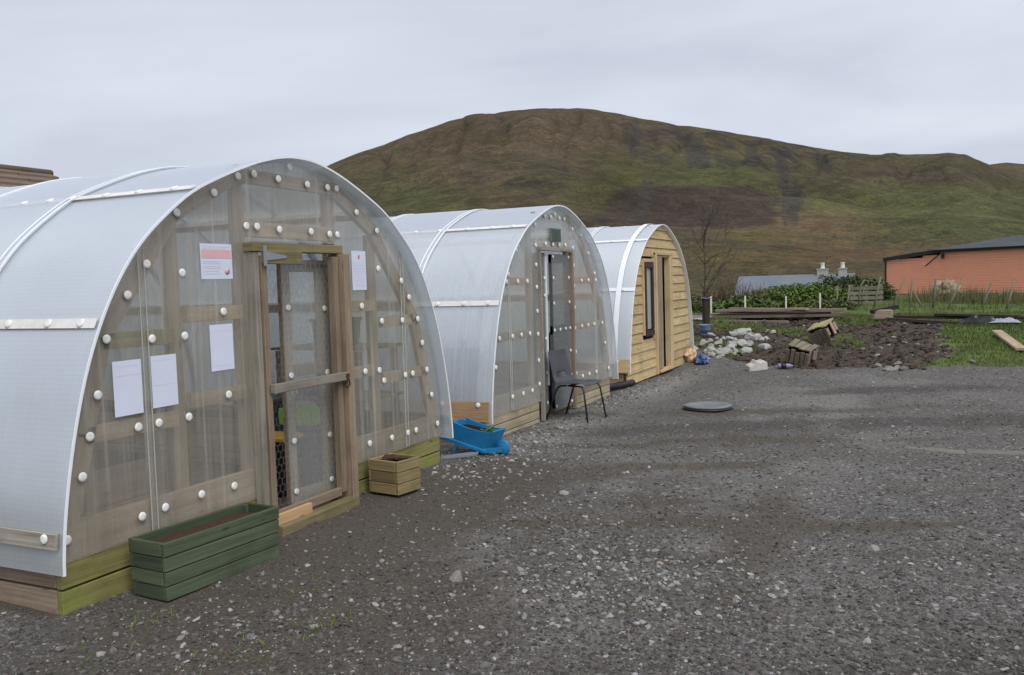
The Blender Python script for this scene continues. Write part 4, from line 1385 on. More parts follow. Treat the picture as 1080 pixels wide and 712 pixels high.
# toy wheelbarrow planter: x runs from the handles to the wheel
WBW = thing("wheelbarrow", (7.25, 3.90, tz(7.2, 3.9)), "small blue wooden wheelbarrow planter between the first two tunnels", "wheelbarrow")
WBW.rotation_euler[2] = R(-97); WBW.scale = (.90, .95, .94)
mb = MB()
for s_ in (-1, 1):
    # side boards with a dipped top edge
    prof = [(-.10, .105), (.28, .03), (.385, .255), (.33, .25), (.22, .255), (.10, .275), (-.02, .305), (-.10, .33), (-.125, .335)]
    vs = []
    for th in (0, .016):
        vs += [(p[0], s_ * (.10 + .02 * (p[1] - .1) / .2 + th), p[1]) for p in prof]
    n = len(prof)
    fs = [tuple(range(n)), tuple(range(2 * n - 1, n - 1, -1))] + [(i, (i + 1) % n, (i + 1) % n + n, i + n) for i in range(n)]
    mb.add(vs, fs, None, .5)
mb.build("tub_side", M_blue, WBW)
mb = MB(); mb.beam((.285, 0, .035), (.385, 0, .255), .21, .016, (1, 0, -.4)); mb.build("tub_front", M_blue, WBW)
mb = MB(); mb.prism([(-.125, .13), (.125, .13), (.125, .30), (.06, .325), (0, .335), (-.06, .325), (-.125, .30)], -.128, -.112, 'yz'); mb.build("tub_back", M_blue, WBW)
mb = MB(); mb.beam((-.11, 0, .13), (.28, 0, .045), .2, .012, (0, 0, 1)); mb.build("tub_floor", M_blue, WBW)
for s_ in (-1, 1):
    mb = MB(); mb.beam((-.42, s_ * .135, .20), (.30, s_ * .128, .05), .035, .03, (0, 1, 0)); mb.build("handle", M_blue, WBW, bevel=.004)
    mb = MB(); mb.beam((-.03, s_ * .145, .14), (-.10, s_ * .155, .0), .035, .025, (0, 1, 0)); mb.build("leg", M_blued, WBW, bevel=.003)
    mb = MB(); mb.beam((.28, s_ * .115, .06), (.45, s_ * .045, .07), .05, .016, (0, 1, 0)); mb.build("wheel_bracket", M_blue, WBW)
wh = MB(); wh.lathe([(.0, -.018), (.075, -.018), (.08, -.012), (.08, .012), (.075, .018), (0, .018)], 22, (.43, 0, .08), rot=Matrix.Rotation(R(90), 3, 'X')); whl = wh.build("wheel", M_blue, WBW)
hb = MB(); hb.tube([(.43, -.06, .08), (.43, .06, .08)], .012, 8); hb.build("axle", M_blued, whl)
mb = MB(); vs = []; fs = []
for i in range(9):
    for j in range(5):
        u, v = i / 8, j / 4 - .5
        vs.append((-.10 + u * .43, v * .2, .268 - u * .05 + .012 * mnoise.noise(Vector((u * 8, v * 5, 0)))))
for i in range(8):
    for j in range(4):
        a = i * 5 + j; fs.append((a, a + 5, a + 6, a + 1))
mb.add(vs, fs, None, .5, True); mb.build("compost", M_comp, WBW)


def leafy(name, loc, label, cat, n, h_, spread, m_, parts=("foliage", "stem"), lw=.02, ll=.07, group=None):
    t = thing(name, loc, label, cat, group)
    f_ = MB(); s_ = MB()
    for k in range(n):
        a = random.random() * 6.28; r = spread * random.random() ** .5
        tip = Vector((math.cos(a) * r, math.sin(a) * r, h_ * random.uniform(.5, 1)))
        s_.tube([(tip.x * .1, tip.y * .1, 0), (tip.x * .45, tip.y * .45, tip.z * .6), tip], .0025, 4)
        for q in range(4):
            p = tip * random.uniform(.55, 1.02)
            b = random.random() * 6.28
            d = Vector((math.cos(b), math.sin(b), random.uniform(-.2, .7))).normalized(); w_ = d.cross(Vector((0, 0, 1))).normalized() * lw
            l = ll * random.uniform(.6, 1.2)
            f_.add([p, p + d * l * .5 + w_, p + d * l, p + d * l * .5 - w_], [(0, 1, 2, 3)])
    f_.build(parts[0], m_, t); s_.build(parts[1], m_, t)
    return t


leafy("pot_plant", (7.21, 3.66, .17 + tz(7.2, 3.7)), "small bright green plant growing at the wheel end of the blue barrow", "plant", 9, .10, .07, M_leaf, lw=.012, ll=.045)
sl = thing("slate_tray", (6.98, 3.86, tz(6.98, 3.86) + .01), "flat grey tray lying on the stones under the blue barrow", "tray")
sl.rotation_euler = (R(4), R(-5), R(-60))
mb = MB(); mb.prism([(-.17, -.07), (.13, -.08), (.18, -.01), (.14, .08), (-.15, .075), (-.19, .0)], 0, .012, 'xy'); mb.prism([(-.17, -.07), (-.155, -.06), (-.15, .06), (-.165, .07)], .012, .03, 'xy'); mb.build("tray_plate", M_slate, sl, bevel=.004)
mb = MB(); mb.prism([(-.15, -.075), (.13, -.085), (.18, -.01), (.165, -.008), (.125, -.068), (-.15, -.06)], .012, .028, 'xy'); mb.build("rim", M_slate, sl)
dp = thing("drain_pipe", (7.1, 4.45, .03), "black pipe end in the gap behind the blue barrow", "pipe")
mb = MB(); mb.tube([(-.25, 0, .07), (.35, .04, .07)], .075, 14); mb.build("pipe_run", M_black, dp)

# chair
CH = thing("chair", (9.38, 3.62, tz(9.38, 3.6)), "charcoal plastic stacking chair standing outside the middle tunnel's door", "chair")
CH.rotation_euler[2] = R(-8)       # local -y is the way it faces
sw, sdp = .45, .40
mb = MB(); vs = []; fs = []; uu = []
prof = [(-.235, .405), (-.22, .425), (-.18, .432), (-.08, .424), (.03, .418), (.11, .422), (.155, .445), (.18, .485), (.192, .54), (.205, .60), (.222, .67), (.24, .74), (.248, .79), (.249, .80)]
nx = 12
for i, (y, z) in enumerate(prof):
    wdt = sw * (1 if i < 6 else 1 - .03 * (i - 5) / 3) * (.93 if i == 0 else 1) * (.94 if i >= len(prof) - 1 else 1)
    for k in range(nx + 1):
        u = k / nx - .5
        cv = (abs(u) * 2) ** 2
        zz_ = z + (.012 * cv if i < 6 else 0); yy_ = y - (.012 * cv if i >= 6 else 0)
        vs.append((u * wdt, yy_, zz_))
for i in range(len(prof) - 1):
    for k in range(nx):
        if i in (7,) and 3 <= k <= 8: continue           # the lumbar opening
        a = i * (nx + 1) + k; fs.append((a, a + 1, a + nx + 2, a + nx + 1))
mb.add(vs, fs, None, .5, True)
sh = mb.build("shell", M_chair, CH)
sol = sh.modifiers.new("thick", 'SOLIDIFY'); sol.thickness = .009; sol.offset = 0
sub = sh.modifiers.new("smooth", 'SUBSURF'); sub.levels = 1; sub.render_levels = 1
for s_ in (-1, 1):
    mb = MB(); mb.tube([(s_ * .17, -.02, .405), (s_ * .19, -.19, .40), (s_ * .2, -.215, .36), (s_ * .225, -.27, .0)], .0105, 8); mb.build("leg", M_leg, CH)
    mb = MB(); mb.tube([(s_ * .17, .02, .405), (s_ * .19, .10, .40), (s_ * .2, .13, .37), (s_ * .235, .27, .0)], .0105, 8); mb.build("leg", M_leg, CH)
mb = MB(); mb.tube([(-.17, .0, .402), (.17, .0, .402)], .0105, 8); mb.build("cross_bar", M_leg, CH)

# round lid
LDm = thing("manhole_lid", (10.62, 2.37, tz(10.62, 2.37)), "round grey plastic lid lying on the gravel", "lid")
mb = MB(); mb.lathe([(.27, 0), (.30, .01), (.30, .03), (.265, .036)], 36); mb.build("rim_ring", M_black, LDm)
mb = MB(); mb.lathe([(.25, .03), (.285, .036), (.29, .05), (.27, .058), (.20, .062), (.195, .056), (.06, .060), (.0, .060)], 36); mb.build("lid_top", M_rubber, LDm)

# boards sunk in the gravel at the right
for k, (a, b, lab) in enumerate((((8.72, .12), (8.55, -.42), "left-hand sunken weathered board in the gravel"), ((8.60, -.36), (8.72, -1.5), "right-hand sunken weathered board in the gravel"))):
    t = thing("sunken_board", ((a[0] + b[0]) / 2, (a[1] + b[1]) / 2, tz((a[0] + b[0]) / 2, (a[1] + b[1]) / 2)), lab, "board", "old boards sunk in the gravel")
    t.rotation_euler[2] = math.atan2(b[1] - a[1], b[0] - a[0])
    ln_ = math.dist(a, b)
    mb = MB()
    mb.box((0, 0, -.0105), (ln_, .17, .03)); mb.build("plank", WD['sunk'], t, bevel=.006)

# ------------------------------------------------------------------ loose stones of the yard
def ico():
    p = (1 + 5 ** .5) / 2
    v = np.array([(-1, p, 0), (1, p, 0), (-1, -p, 0), (1, -p, 0), (0, -1, p), (0, 1, p), (0, -1, -p), (0, 1, -p), (p, 0, -1), (p, 0, 1), (-p, 0, -1), (-p, 0, 1)], float)
    v /= np.linalg.norm(v[0])
    f = np.array([(0, 11, 5), (0, 5, 1), (0, 1, 7), (0, 7, 10), (0, 10, 11), (1, 5, 9), (5, 11, 4), (11, 10, 2), (10, 7, 6), (7, 1, 8), (3, 9, 4), (3, 4, 2), (3, 2, 6), (3, 6, 8), (3, 8, 9), (4, 9, 5), (2, 4, 11), (6, 2, 10), (8, 6, 7), (9, 8, 1)])
    return v, f


def scatter(name, x, y, size, col, mat_, flat=.6, sink=.25, seed=1, label=None):
    r = np.random.default_rng(seed)
    n = len(x)
    v0, f0 = ico()
    jit = 1 + (r.random((n, 12, 1)) - .5) * .75
    V = v0[None] * jit
    sc = np.stack([r.uniform(.7, 1.35, n), r.uniform(.55, 1.0, n), r.uniform(.4, .8, n) * flat / .6], -1)
    V = V * sc[:, None, :]
    a = r.random(n) * 6.283; b = (r.random(n) - .5) * .9
    ca, sa, cb, sb = np.cos(a), np.sin(a), np.cos(b), np.sin(b)
    Xx = V[..., 0].copy(); Zz = V[..., 2].copy()
    V[..., 0] = Xx * cb[:, None] - Zz * sb[:, None]; V[..., 2] = Xx * sb[:, None] + Zz * cb[:, None]
    Xx = V[..., 0].copy(); Yy = V[..., 1].copy()
    V[..., 0] = Xx * ca[:, None] - Yy * sa[:, None]; V[..., 1] = Xx * sa[:, None] + Yy * ca[:, None]
    V = V * size[:, None, None]
    z = terr(x, y) + size * flat * (.5 - sink)
    V[..., 0] += x[:, None]; V[..., 1] += y[:, None]; V[..., 2] += z[:, None]
    F = (f0[None] + (np.arange(n) * 12)[:, None, None]).reshape(-1, 3)
    cc = np.repeat(np.concatenate([col, np.ones((n, 1))], -1)[:, None], 12, 1).reshape(-1, 4)
    o = npmesh(name, V.reshape(-1, 3), F, mat_, cc)
    tag(o, label, None, None, 'stuff')
    return o


def clear_of_things(x, y):
    k = ~((y > 3.93) & (y < 10) & (((x > 2.9) & (x < 6.83)) | ((x > 7.68) & (x < 11.57)) | ((x > 12.3) & (x < 16.2))))
    k &= ~((np.abs(x - 3.7) < .47) & (np.abs(y - 3.71) < .17))
    k &= ~((np.abs(x - 5.63) < .16) & (np.abs(y - 3.7) < .16))
    k &= ~((x - 10.62) ** 2 + (y - 2.37) ** 2 < .31 ** 2)
    return k


# near field, denser towards the camera; polar sampling keeps the on-screen density even
def yard(n, rmin, rmax, seed):
    r = np.random.default_rng(seed)
    u = r.random(n)
    rad = 1 / (1 / rmin + u * (1 / rmax - 1 / rmin)) if rmax > rmin else rmin
    ang = YAW - np.radians(r.uniform(-34, 34, n))
    x = np.cos(ang) * rad; y = np.sin(ang) * rad
    k = (x < edge_x(y) + .1) & clear_of_things(x, y) & (y < 4.6)
    return x[k], y[k], rad[k], r


x, y, rad, r_ = yard(46000, 3.2, 17, 11)
b = r_.random(len(x)) ** 2.4
size = .004 + .010 * r_.random(len(x)) ** 4 + .0003 * rad
dirtz = np.exp(-(((x - 5.2) / 1.7) ** 2 + ((y - 3.2) / .7) ** 2))
lum = .068 + .13 * b + .20 * np.maximum(b - .8, 0) / .2
keep = r_.random(len(x)) > dirtz * .75
x, y, b, size = x[keep], y[keep], b[keep], size[keep]
hue = r_.random(len(x))
lum = lum[keep]
col = np.stack([lum * (1.06 + .12 * (hue > .7)), lum * (.985 + .0 * hue), lum * (.90 + .08 * (hue < .3))], -1)
scatter("gravel", x, y, size, col, M_tint, .5, .2, 12, None)
# a scattering of larger pale chips
x, y, rad, r_ = yard(5200, 3.2, 15, 21)
xa_ = r_.normal(4.35, .55, 1500); ya_ = r_.normal(1.45, .5, 1500); xb_ = r_.normal(6.3, .9, 900); yb_ = r_.normal(2.3, .35, 900)
x = np.concatenate([x, xa_, xb_]); y = np.concatenate([y, ya_, yb_])
k = (x > 3) & (y < 4.0) & clear_of_things(x, y); x, y = x[k], y[k]
w = fbm(x * .9, y * .9, 3, 77)
dz_ = np.exp(-(((x - 5.0) / 1.6) ** 2 + ((y - 3.3) / .8) ** 2))
k = (r_.random(len(x)) < (ss((w - .40) / .22) * .92 + .08) * (1 - .9 * dz_))
x, y = x[k], y[k]
size = .0055 + .019 * r_.random(len(x)) ** 3.6
lum = .12 + .32 * r_.random(len(x)) ** 1.6
col = np.stack([lum * 1.02, lum, lum * .95], -1)
scatter("pale_chippings", x, y, size, col, M_tint, .5, .22, 22, None)
# rubble in front of the tunnels
r_ = np.random.default_rng(31)
xs_, ys_ = [], []
for (cx, cy, sx, sy, n) in ((6.4, 3.35, .5, .28, 260), (7.3, 3.6, .4, .3, 240), (8.4, 3.62, .8, .16, 420), (12.6, 3.6, 1.6, .13, 420), (3.1, 2.9, .9, .5, 420), (10.9, 3.65, .6, .13, 220)):
    xs_.append(r_.normal(cx, sx, n)); ys_.append(r_.normal(cy, sy, n))
x = np.concatenate(xs_); y = np.concatenate(ys_); k = clear_of_things(x, y) & (y < 4.4); x, y = x[k], y[k]
size = .007 + .017 * r_.random(len(x)) ** 2.4
lum = .10 + .34 * r_.random(len(x)) ** 1.4
col = np.stack([lum * 1.03, lum, lum * .95], -1)
scatter("rubble", x, y, size, col, M_tint, .55, .2, 32, None)
# clods and stones in the dug soil
r_ = np.random.default_rng(41)
x = r_.uniform(15.2, 24, 10000); y = r_.uniform(-2.2, 6.5, 10000)
k = (soil_mask(x, y) > .35); x, y = x[k], y[k]
size = .012 + .045 * r_.random(len(x)) ** 3.2
q = r_.random(len(x)); lum = np.where(q > .965, .30, .03 + .05 * r_.random(len(x)))
col = np.stack([lum * 1.16, lum * .92, lum * .74], -1); col[q > .965] = np.stack([lum, lum * .95, lum * .88], -1)[q > .965]
scatter("soil_clods", x, y, size, col, M_tint, .6, .3, 42, None)


# ------------------------------------------------------------------ grass
def blades(name, x, y, h_, cols, seed, width=.006, lean=.5):
    r = np.random.default_rng(seed); n = len(x)
    z = terr(x, y)
    a = r.random(n) * 6.283; l = r.random(n) * lean
    b = np.stack([x, y, z - .01], -1)
    d = np.stack([np.cos(a), np.sin(a), np.zeros(n)], -1)
    a2 = r.random(n) * 6.283
    s_ = np.stack([np.cos(a2), np.sin(a2), np.zeros(n)], -1) * (width * (.7 + .6 * r.random(n)))[:, None]
    hv = np.stack([np.zeros(n), np.zeros(n), h_], -1)
    mid = b + hv * .55 + d * (h_ * l * .3)[:, None]
    tip = b + hv * .9 + d * (h_ * l)[:, None]
    V = np.stack([b - s_, b + s_, mid + s_ * .8, tip, mid - s_ * .8], 1)
    i = np.arange(n) * 5
    F = np.concatenate([np.stack([i, i + 1, i + 2], -1), np.stack([i, i + 2, i + 4], -1), np.stack([i + 4, i + 2, i + 3], -1)], 0)
    cc = np.repeat(np.concatenate([cols, np.ones((n, 1))], -1)[:, None], 5, 1).reshape(-1, 4)
    o = npmesh(name, V.reshape(-1, 3), F, M_grassb, cc)
    tag(o, None, None, None, 'stuff')
    return o


def gcol(r, n, x, y):
    p = fbm(x * .7, y * .7, 3, 15)
    a = np.array([.075, .13, .025]); b = np.array([.175, .225, .055]); c = np.array([.22, .18, .08])
    t = np.clip(p * 1.6 - .35 + (r.random(n) - .5) * .7, 0, 1)[:, None]
    col = a * (1 - t) + b * t
    d = (r.random(n) > .87)[:, None]
    return np.where(d, c, col)


r_ = np.random.default_rng(51)
x = np.concatenate([r_.uniform(15.2, 25, 110000), r_.uniform(25, 48, 45000)]); y = np.concatenate([r_.uniform(-5, 6.5, 110000), r_.uniform(-14, 9, 45000)])
gm = grass_mask(x, y); k = (gm + (fbm(x * 2.5, y * 2.5, 3, 55) - .5) * 1.5 > .5) & (r_.random(len(x)) < .75)
x, y = x[k], y[k]
h_ = (.025 + .065 * r_.random(len(x))) * (.6 + .9 * fbm(x * 1.1, y * 1.1, 3, 56)) * np.where(x > 25, 1.7, 1)
blades("grass", x, y, h_, gcol(r_, len(x), x, y), 52, .007)
# little weeds in the yard by the camera
xs_, ys_ = [], []
for (cx, cy, s_, n) in ((2.85, 2.75, .10, 60), (3.05, 3.5, .08, 40), (3.25, 2.55, .07, 50), (2.55, 3.3, .15, 40), (6.9, 3.7, .1, 30), (3.6, 3.05, .12, 30)):
    xs_.append(r_.normal(cx, s_, n)); ys_.append(r_.normal(cy, s_, n))
x = np.concatenate(xs_); y = np.concatenate(ys_)
blades("weeds", x, y, .02 + .04 * r_.random(len(x)), gcol(r_, len(x), x, y), 53, .0035, 1.4)

# ------------------------------------------------------------------ rocks
rock_meshes = []
for k in range(9):
    me = bpy.data.meshes.new("rock")
    import bmesh
    bm = bmesh.new(); bmesh.ops.create_icosphere(bm, subdivisions=2, radius=1)
    pl = [(Vector((random.gauss(0, 1), random.gauss(0, 1), random.gauss(0, 1))).normalized(), random.uniform(.5, .85)) for _ in range(9)]
    for v in bm.verts:
        for n_, d_ in pl:
            e = v.co.dot(n_) - d_
            if e > 0: v.co -= n_ * e * .9
        v.co *= 1 + .10 * mnoise.noise(v.co * 2.2 + Vector((k * 7, 0, 0)))
    bm.to_mesh(me); bm.free()
    rock_meshes.append(me)


def rock(x, y, s_, label, group, m_=None, dz=0.0, flat=.65):
    me = random.choice(rock_meshes)
    if m_ is not None and not me.materials: me.materials.append(M_rock)
    o = bpy.data.objects.new("rock", me); C.objects.link(o)
    if not me.materials: me.materials.append(M_rock)
    if m_ is not None:
        o.material_slots[0].link = 'OBJECT'; o.material_slots[0].material = m_
    o.location = (x, y, tz(x, y) + s_ * .35 * flat + dz)
    o.rotation_euler = (random.uniform(-.6, .6), random.uniform(-.6, .6), random.random() * 6.28)
    o.scale = (s_ * random.uniform(.8, 1.3), s_ * random.uniform(.7, 1.0), s_ * flat * random.uniform(.8, 1.2))
    return tag(o, label, "rock", group)


# the pale heap beside the timber-fronted tunnel: front tongue and rear heap
spots = []
random.seed(5)
for k in range(34):
    a = random.random(); spots.append((16.1 + a * 1.0 + random.gauss(0, .12), 3.55 - a * .25 + random.gauss(0, .22), random.uniform(.05, .12)))
for k in range(46):
    spots.append((18.0 + random.gauss(0, .95), 3.55 + random.gauss(0, .34), random.uniform(.05, .15)))
for (x, y, s_) in spots:
    if x < 16.2 and y > 3.6: x += .2; y -= .25
    d = math.exp(-(((x - 18) / .8) ** 2 + ((y - 3.55) / .35) ** 2))
    rock(x, y, s_, "pale stone in the heap beside the timber-fronted tunnel", "pale stones heaped beside the far tunnel", dz=.10 * d * random.random())
for (x, y, s_, lab) in ((15.36, .36, .11, "ragged brownish stone resting between the flat greyish ones"), (15.55, .34, .10, "brown stone behind the flat greyish one at the gravel edge"), (15.3, .47, .13, "flat greyish stone at the gravel edge, left of its neighbour"), (15.35, .25, .09, "small greyish stone at the gravel edge, right of the flat one"), (15.5, .62, .07, "smallest of the greyish stones at the gravel edge"), (16.6, 1.15, .06, "pale stone in the soil right of the front crate"), (16.9, .95, .05, "second pale stone in the soil beyond the front crate")):
    rock(x, y, s_, lab, "grey stones at the gravel edge", M_drock, flat=.5)
for (x, y, s_, lab) in ((15.9, -.75, .07, "dark stone in the grass edge near the loose plank"), (6.05, 2.45, .045, "white fist-sized stone in the open gravel, mid yard"), (4.05, 2.28, .05, "beige stone on the brown dirt in the foreground"), (5.35, .25, .04, "white stone on the gravel at the foreground right")):
    rock(x, y, s_, lab, None, M_rock if 'white' in lab else M_drock, flat=.55)

# ------------------------------------------------------------------ things on the soil and grass
wbk = thing("broken_block", (15.02, 2.52, tz(15.02, 2.52)), "broken white concrete block on the gravel edge", "block")
wbk.rotation_euler = (R(6), R(-4), R(-55))
mb = MB(); mb.prism([(-.16, 0), (.17, 0), (.17, .13), (.11, .17), (.04, .15), (-.03, .19), (-.07, .13), (-.16, .10)], -.09, .09, 'xz'); mb.build("block", M_pblock, wbk, bevel=.015)
bt = thing("bottle", (15.38, 2.08, tz(15.38, 2.08) + .05), "lilac plastic bottle lying on the soil edge below the crates", "bottle")
bt.rotation_euler = (0, 0, R(-75)); bt.scale = (.72, .72, .72)
mb = MB(); mb.lathe([(.02, -.20), (.055, -.19), (.06, -.17), (.06, .06), (.05, .10), (.025, .14), (.022, .16)], 14, rot=Matrix.Rotation(R(90), 3, 'Y')); mb.build("bottle_body", M_lilac, bt)
mb = MB(); mb.lathe([(.026, .155), (.026, .185), (.02, .19)], 12, rot=Matrix.Rotation(R(90), 3, 'Y')); mb.build("cap", M_black, bt)
mb = MB(); mb.lathe([(.0615, -.12), (.0615, .0)], 14, rot=Matrix.Rotation(R(90), 3, 'Y')); mb.build("wrap", M_black, bt)


def crumpled(name, loc, label, cat, m_, sx, sy, sz, sd_, partname):
    t = thing(name, loc, label, cat)
    bm = bmesh.new(); bmesh.ops.create_icosphere(bm, subdivisions=4, radius=1)
    for v in bm.verts:
        n_ = mnoise.noise(v.co * 1.6 + Vector((sd_, 0, 0))) * .5 + abs(mnoise.noise(v.co * 4 + Vector((0, sd_, 0)))) * .35
        v.co *= .75 + n_
        v.co.x *= sx; v.co.y *= sy; v.co.z = max(v.co.z * sz + sz * .55, 0)
    me = bpy.data.meshes.new(partname); bm.to_mesh(me); bm.free(); me.materials.append(m_)
    o = bpy.data.objects.new(partname, me); C.objects.link(o); o.parent = t
    return t


crumpled("plastic_bag", (15.75, 3.80, tz(15.75, 3.8)), "orange feed bag slumped at the far tunnel's right corner", "bag", M_orange, .14, .12, .15, 3, "bag_body")
crumpled("plastic_bag", (15.62, 3.58, tz(15.62, 3.58)), "crumpled blue plastic bag beside the orange one", "bag", M_bagblue, .17, .14, .12, 8, "bag_body")

def crate(loc, rz, tilt, label, top, s_=(.44, .36, .30)):
    t = thing("wooden_crate", loc, label, "crate", "old wooden planter crates dumped on the soil")
    t.rotation_euler = (tilt[0], tilt[1], rz)
    a, b, c = s_
    mb = MB()
    for k in range(4):
        mb.box((-a / 2 + a / 8 + k * a / 4, random.uniform(-.02, .02), c + random.uniform(-.004, .010)), (a / 4 - .014, b + random.uniform(-.05, .02), .024), Matrix.Rotation(random.uniform(-.07, .07), 3, 'Z') @ Matrix.Rotation(random.uniform(-.05, .05), 3, 'X'))
    mb.build("top_boards", WD[top], t, bevel=.004)
    for s2, nm in ((-1, "side_boards"), (1, "side_boards")):
        mb = MB()
        for k in range(5): mb.box((-a / 2 + a / 10 + k * a / 5, s2 * b / 2, c / 2 - .01 - random.uniform(0, .03)), (a / 5 - random.uniform(.008, .022), .024, c - .02 - random.uniform(0, .07)), Matrix.Rotation(random.uniform(-.05, .05), 3, 'Y'))
        mb.build(nm, WD['crate'], t, bevel=.004)
    mb = MB()
    for k in range(4):
        if k != 1: mb.box((a / 2 - .02, -b / 2 + b / 8 + k * b / 4, c / 2 + .02), (.022, b / 4 - .02, c - random.uniform(.05, .18)))
    mb.build("end_boards", WD['oldboard'], t, bevel=.003)
    mb = MB()
    for k in range(4): mb.box((-a / 2 + .02, -b / 2 + b / 8 + k * b / 4, c / 2), (.022, b / 4 - .014, c - .03))
    mb.build("end_boards", WD['crate'], t, bevel=.003)
    mb = MB(); mb.box((-.02, 0, c * .45), (a - .12, b - .1, c * .8)); mb.build("dark_fill", M_comp, t)
    return t


crate((15.95, 1.92, tz(15.95, 1.92) + .05), R(-104), (R(12), R(15)), "grey rotting crate with a broken end, nearer of the two on the soil", 'crate')
crate((17.55, 1.62, tz(17.55, 1.62) + .14), R(-118), (R(20), R(-16)), "tilted crate with a yellowish top, behind the grey one", 'crate_top', (.43, .38, .31))

# timber heap at the back left, every board on its own
random.seed(9)
pile = [(23.6, 5.75, 23.0, 2.0, .06, .12), (23.35, 5.5, 22.75, 1.75, .08, .12), (23.9, 5.2, 23.2, 2.2, .16, .13), (23.45, 5.3, 22.9, 2.0, .19, .12), (23.2, 4.9, 22.7, 1.65, .30, .11), (23.75, 4.9, 23.15, 2.5, .30, .12), (23.05, 5.9, 22.6, 3.0, .06, .12), (23.5, 4.6, 22.95, 2.9, .40, .10)]
names = ["lowest board of the long timber heap", "wide front board low in the timber heap", "rear board half buried in the timber heap", "middle board of the long timber heap", "narrow upper front board of the timber heap", "upper rear board of the timber heap", "front left board of the timber heap, half on the soil", "topmost short board of the timber heap"]
for (x0, y0, x1, y1, dz, w_), lab in zip(pile, names):
    z0 = tz(x0, y0) + dz * .72; z1 = tz(x1, y1) + dz * .72
    t = thing("timber_board", ((x0 + x1) / 2, (y0 + y1) / 2, (z0 + z1) / 2), lab, "board", "boards in the long timber heap")
    mb = MB(); c = Vector(((x0 + x1) / 2, (y0 + y1) / 2, (z0 + z1) / 2))
    mb.beam(Vector((x0, y0, z0)) - c, Vector((x1, y1, z1)) - c, w_ * 1.7, .07, (0, 0, 1)); mb.build("plank", WD['pile'], t, bevel=.005)
for (x, y, rz, l, lab, m_, wd_) in ((22.6, 5.75, 100, 1.2, "pale offcut lying left of the timber heap", None, 'purlin'), (22.5, 5.2, 84, .6, "short white plastic gutter by the timber heap", M_corr, None), (22.75, 2.75, 60, .5, "short bright offcut on the right end of the timber heap", None, 'plank')):
    t = thing("offcut", (x, y, tz(x, y) + (.30 if 'bright' in lab else .08)), lab, "offcut"); t.rotation_euler[2] = R(rz)
    mb = MB(); mb.box((0, 0, .03), (l, .12, .05)); mb.build("plank", m_ or WD[wd_], t, bevel=.004)

# dark boards and sheeting at the right
for (x0, y0, x1, y1, dz, w_, th, lab) in ((21.75, .75, 21.2, -1.0, .06, .16, .07, "dark front board of the heap in the right-hand grass"), (22.1, .6, 21.6, -2.0, .10, .16, .07, "long dark rear board of the heap in the right-hand grass"), (21.9, -.3, 21.3, -1.9, .16, .13, .05, "dark upper board of the heap in the right-hand grass"), (21.6, -.9, 21.5, -2.15, .10, .2, .05, "wide dark board at the right end of the grass heap")):
    z0 = tz(x0, y0) + dz; z1 = tz(x1, y1) + dz; c = Vector(((x0 + x1) / 2, (y0 + y1) / 2, (z0 + z1) / 2))
    t = thing("timber_board", c, lab, "board", "dark boards heaped in the right-hand grass")
    mb = MB(); mb.beam(Vector((x0, y0, z0)) - c, Vector((x1, y1, z1)) - c, w_, th, (0, 0, 1)); mb.build("plank", WD['darkpile'], t, bevel=.005)
t = thing("timber_block", (21.85, .78, tz(21.85, .78)), "dark squared timber block at the left end of the dark boards", "block")
mb = MB(); mb.box((0, 0, .13), (.36, .42, .24), Matrix.Rotation(R(9), 3, 'Y')); mb.build("log", WD['pile'], t, bevel=.03)
mb = MB(); mb.beam((-.1, .25, .22), (.14, -.30, .33), .2, .09, (0, 0, 1)); mb.build("split_slab", WD['darkpile'], t, bevel=.01)


def rag(loc, rz, sx, sy, h_, label, cat, name, m_, sd_):
    t = thing(name, loc, label, cat); t.rotation_euler[2] = R(rz)
    mb = MB(); n = 16; vs = []; fs = []
    for i in range(n + 1):
        for j in range(n + 1):
            u, v = i / n - .5, j / n - .5
            e = max(0, 1 - (2 * abs(u)) ** 3) * max(0, 1 - (2 * abs(v)) ** 3)
            vs.append((u * sx, v * sy, h_ * e * (.5 + .9 * abs(mnoise.noise(Vector((u * 5 + sd_, v * 4, 0)))) + .5 * mnoise.noise(Vector((u * 11, v * 9, sd_))))))
    for i in range(n):
        for j in range(n):
            a = i * (n + 1) + j; fs.append((a, a + n + 1, a + n + 2, a + 1))
    mb.add(vs, fs, None, .5, True)
    o = mb.build("sheet", m_, t); q = o.modifiers.new("thick", 'SOLIDIFY'); q.thickness = .006
    return t


rag((21.25, -1.15, tz(21.25, -1.15) + .06), -100, .85, .35, .20, "crumpled black plastic sheeting on the dark boards", "sheeting", "plastic_sheet", M_blackbag, 2)
rag((21.15, -1.62, tz(21.15, -1.6) + .08), -97, .6, .3, .09, "bent grey metal sheet beside the black plastic", "sheet", "metal_sheet", M_corr, 5)
# loose plank up the grass bank
pk0 = Vector((19.1, -1.33, tz(19.1, -1.33) + .08)); pk1 = Vector((16.7, -1.52, tz(16.7, -1.52) + .07)); c = (pk0 + pk1) / 2
t = thing("loose_plank", c, "pale plank lying up the grassy bank at the right", "plank")
mb = MB(); mb.beam(pk0 - c, pk1 - c, .17, .045, (0, 0, 1)); mb.build("plank", WD['plank'], t, bevel=.004)

# fence posts leaning in the grass
def P3(u, depth):
    d = fwd0 + right0 * ((u - 540) / 918.0)
    return d.x * depth, d.y * depth


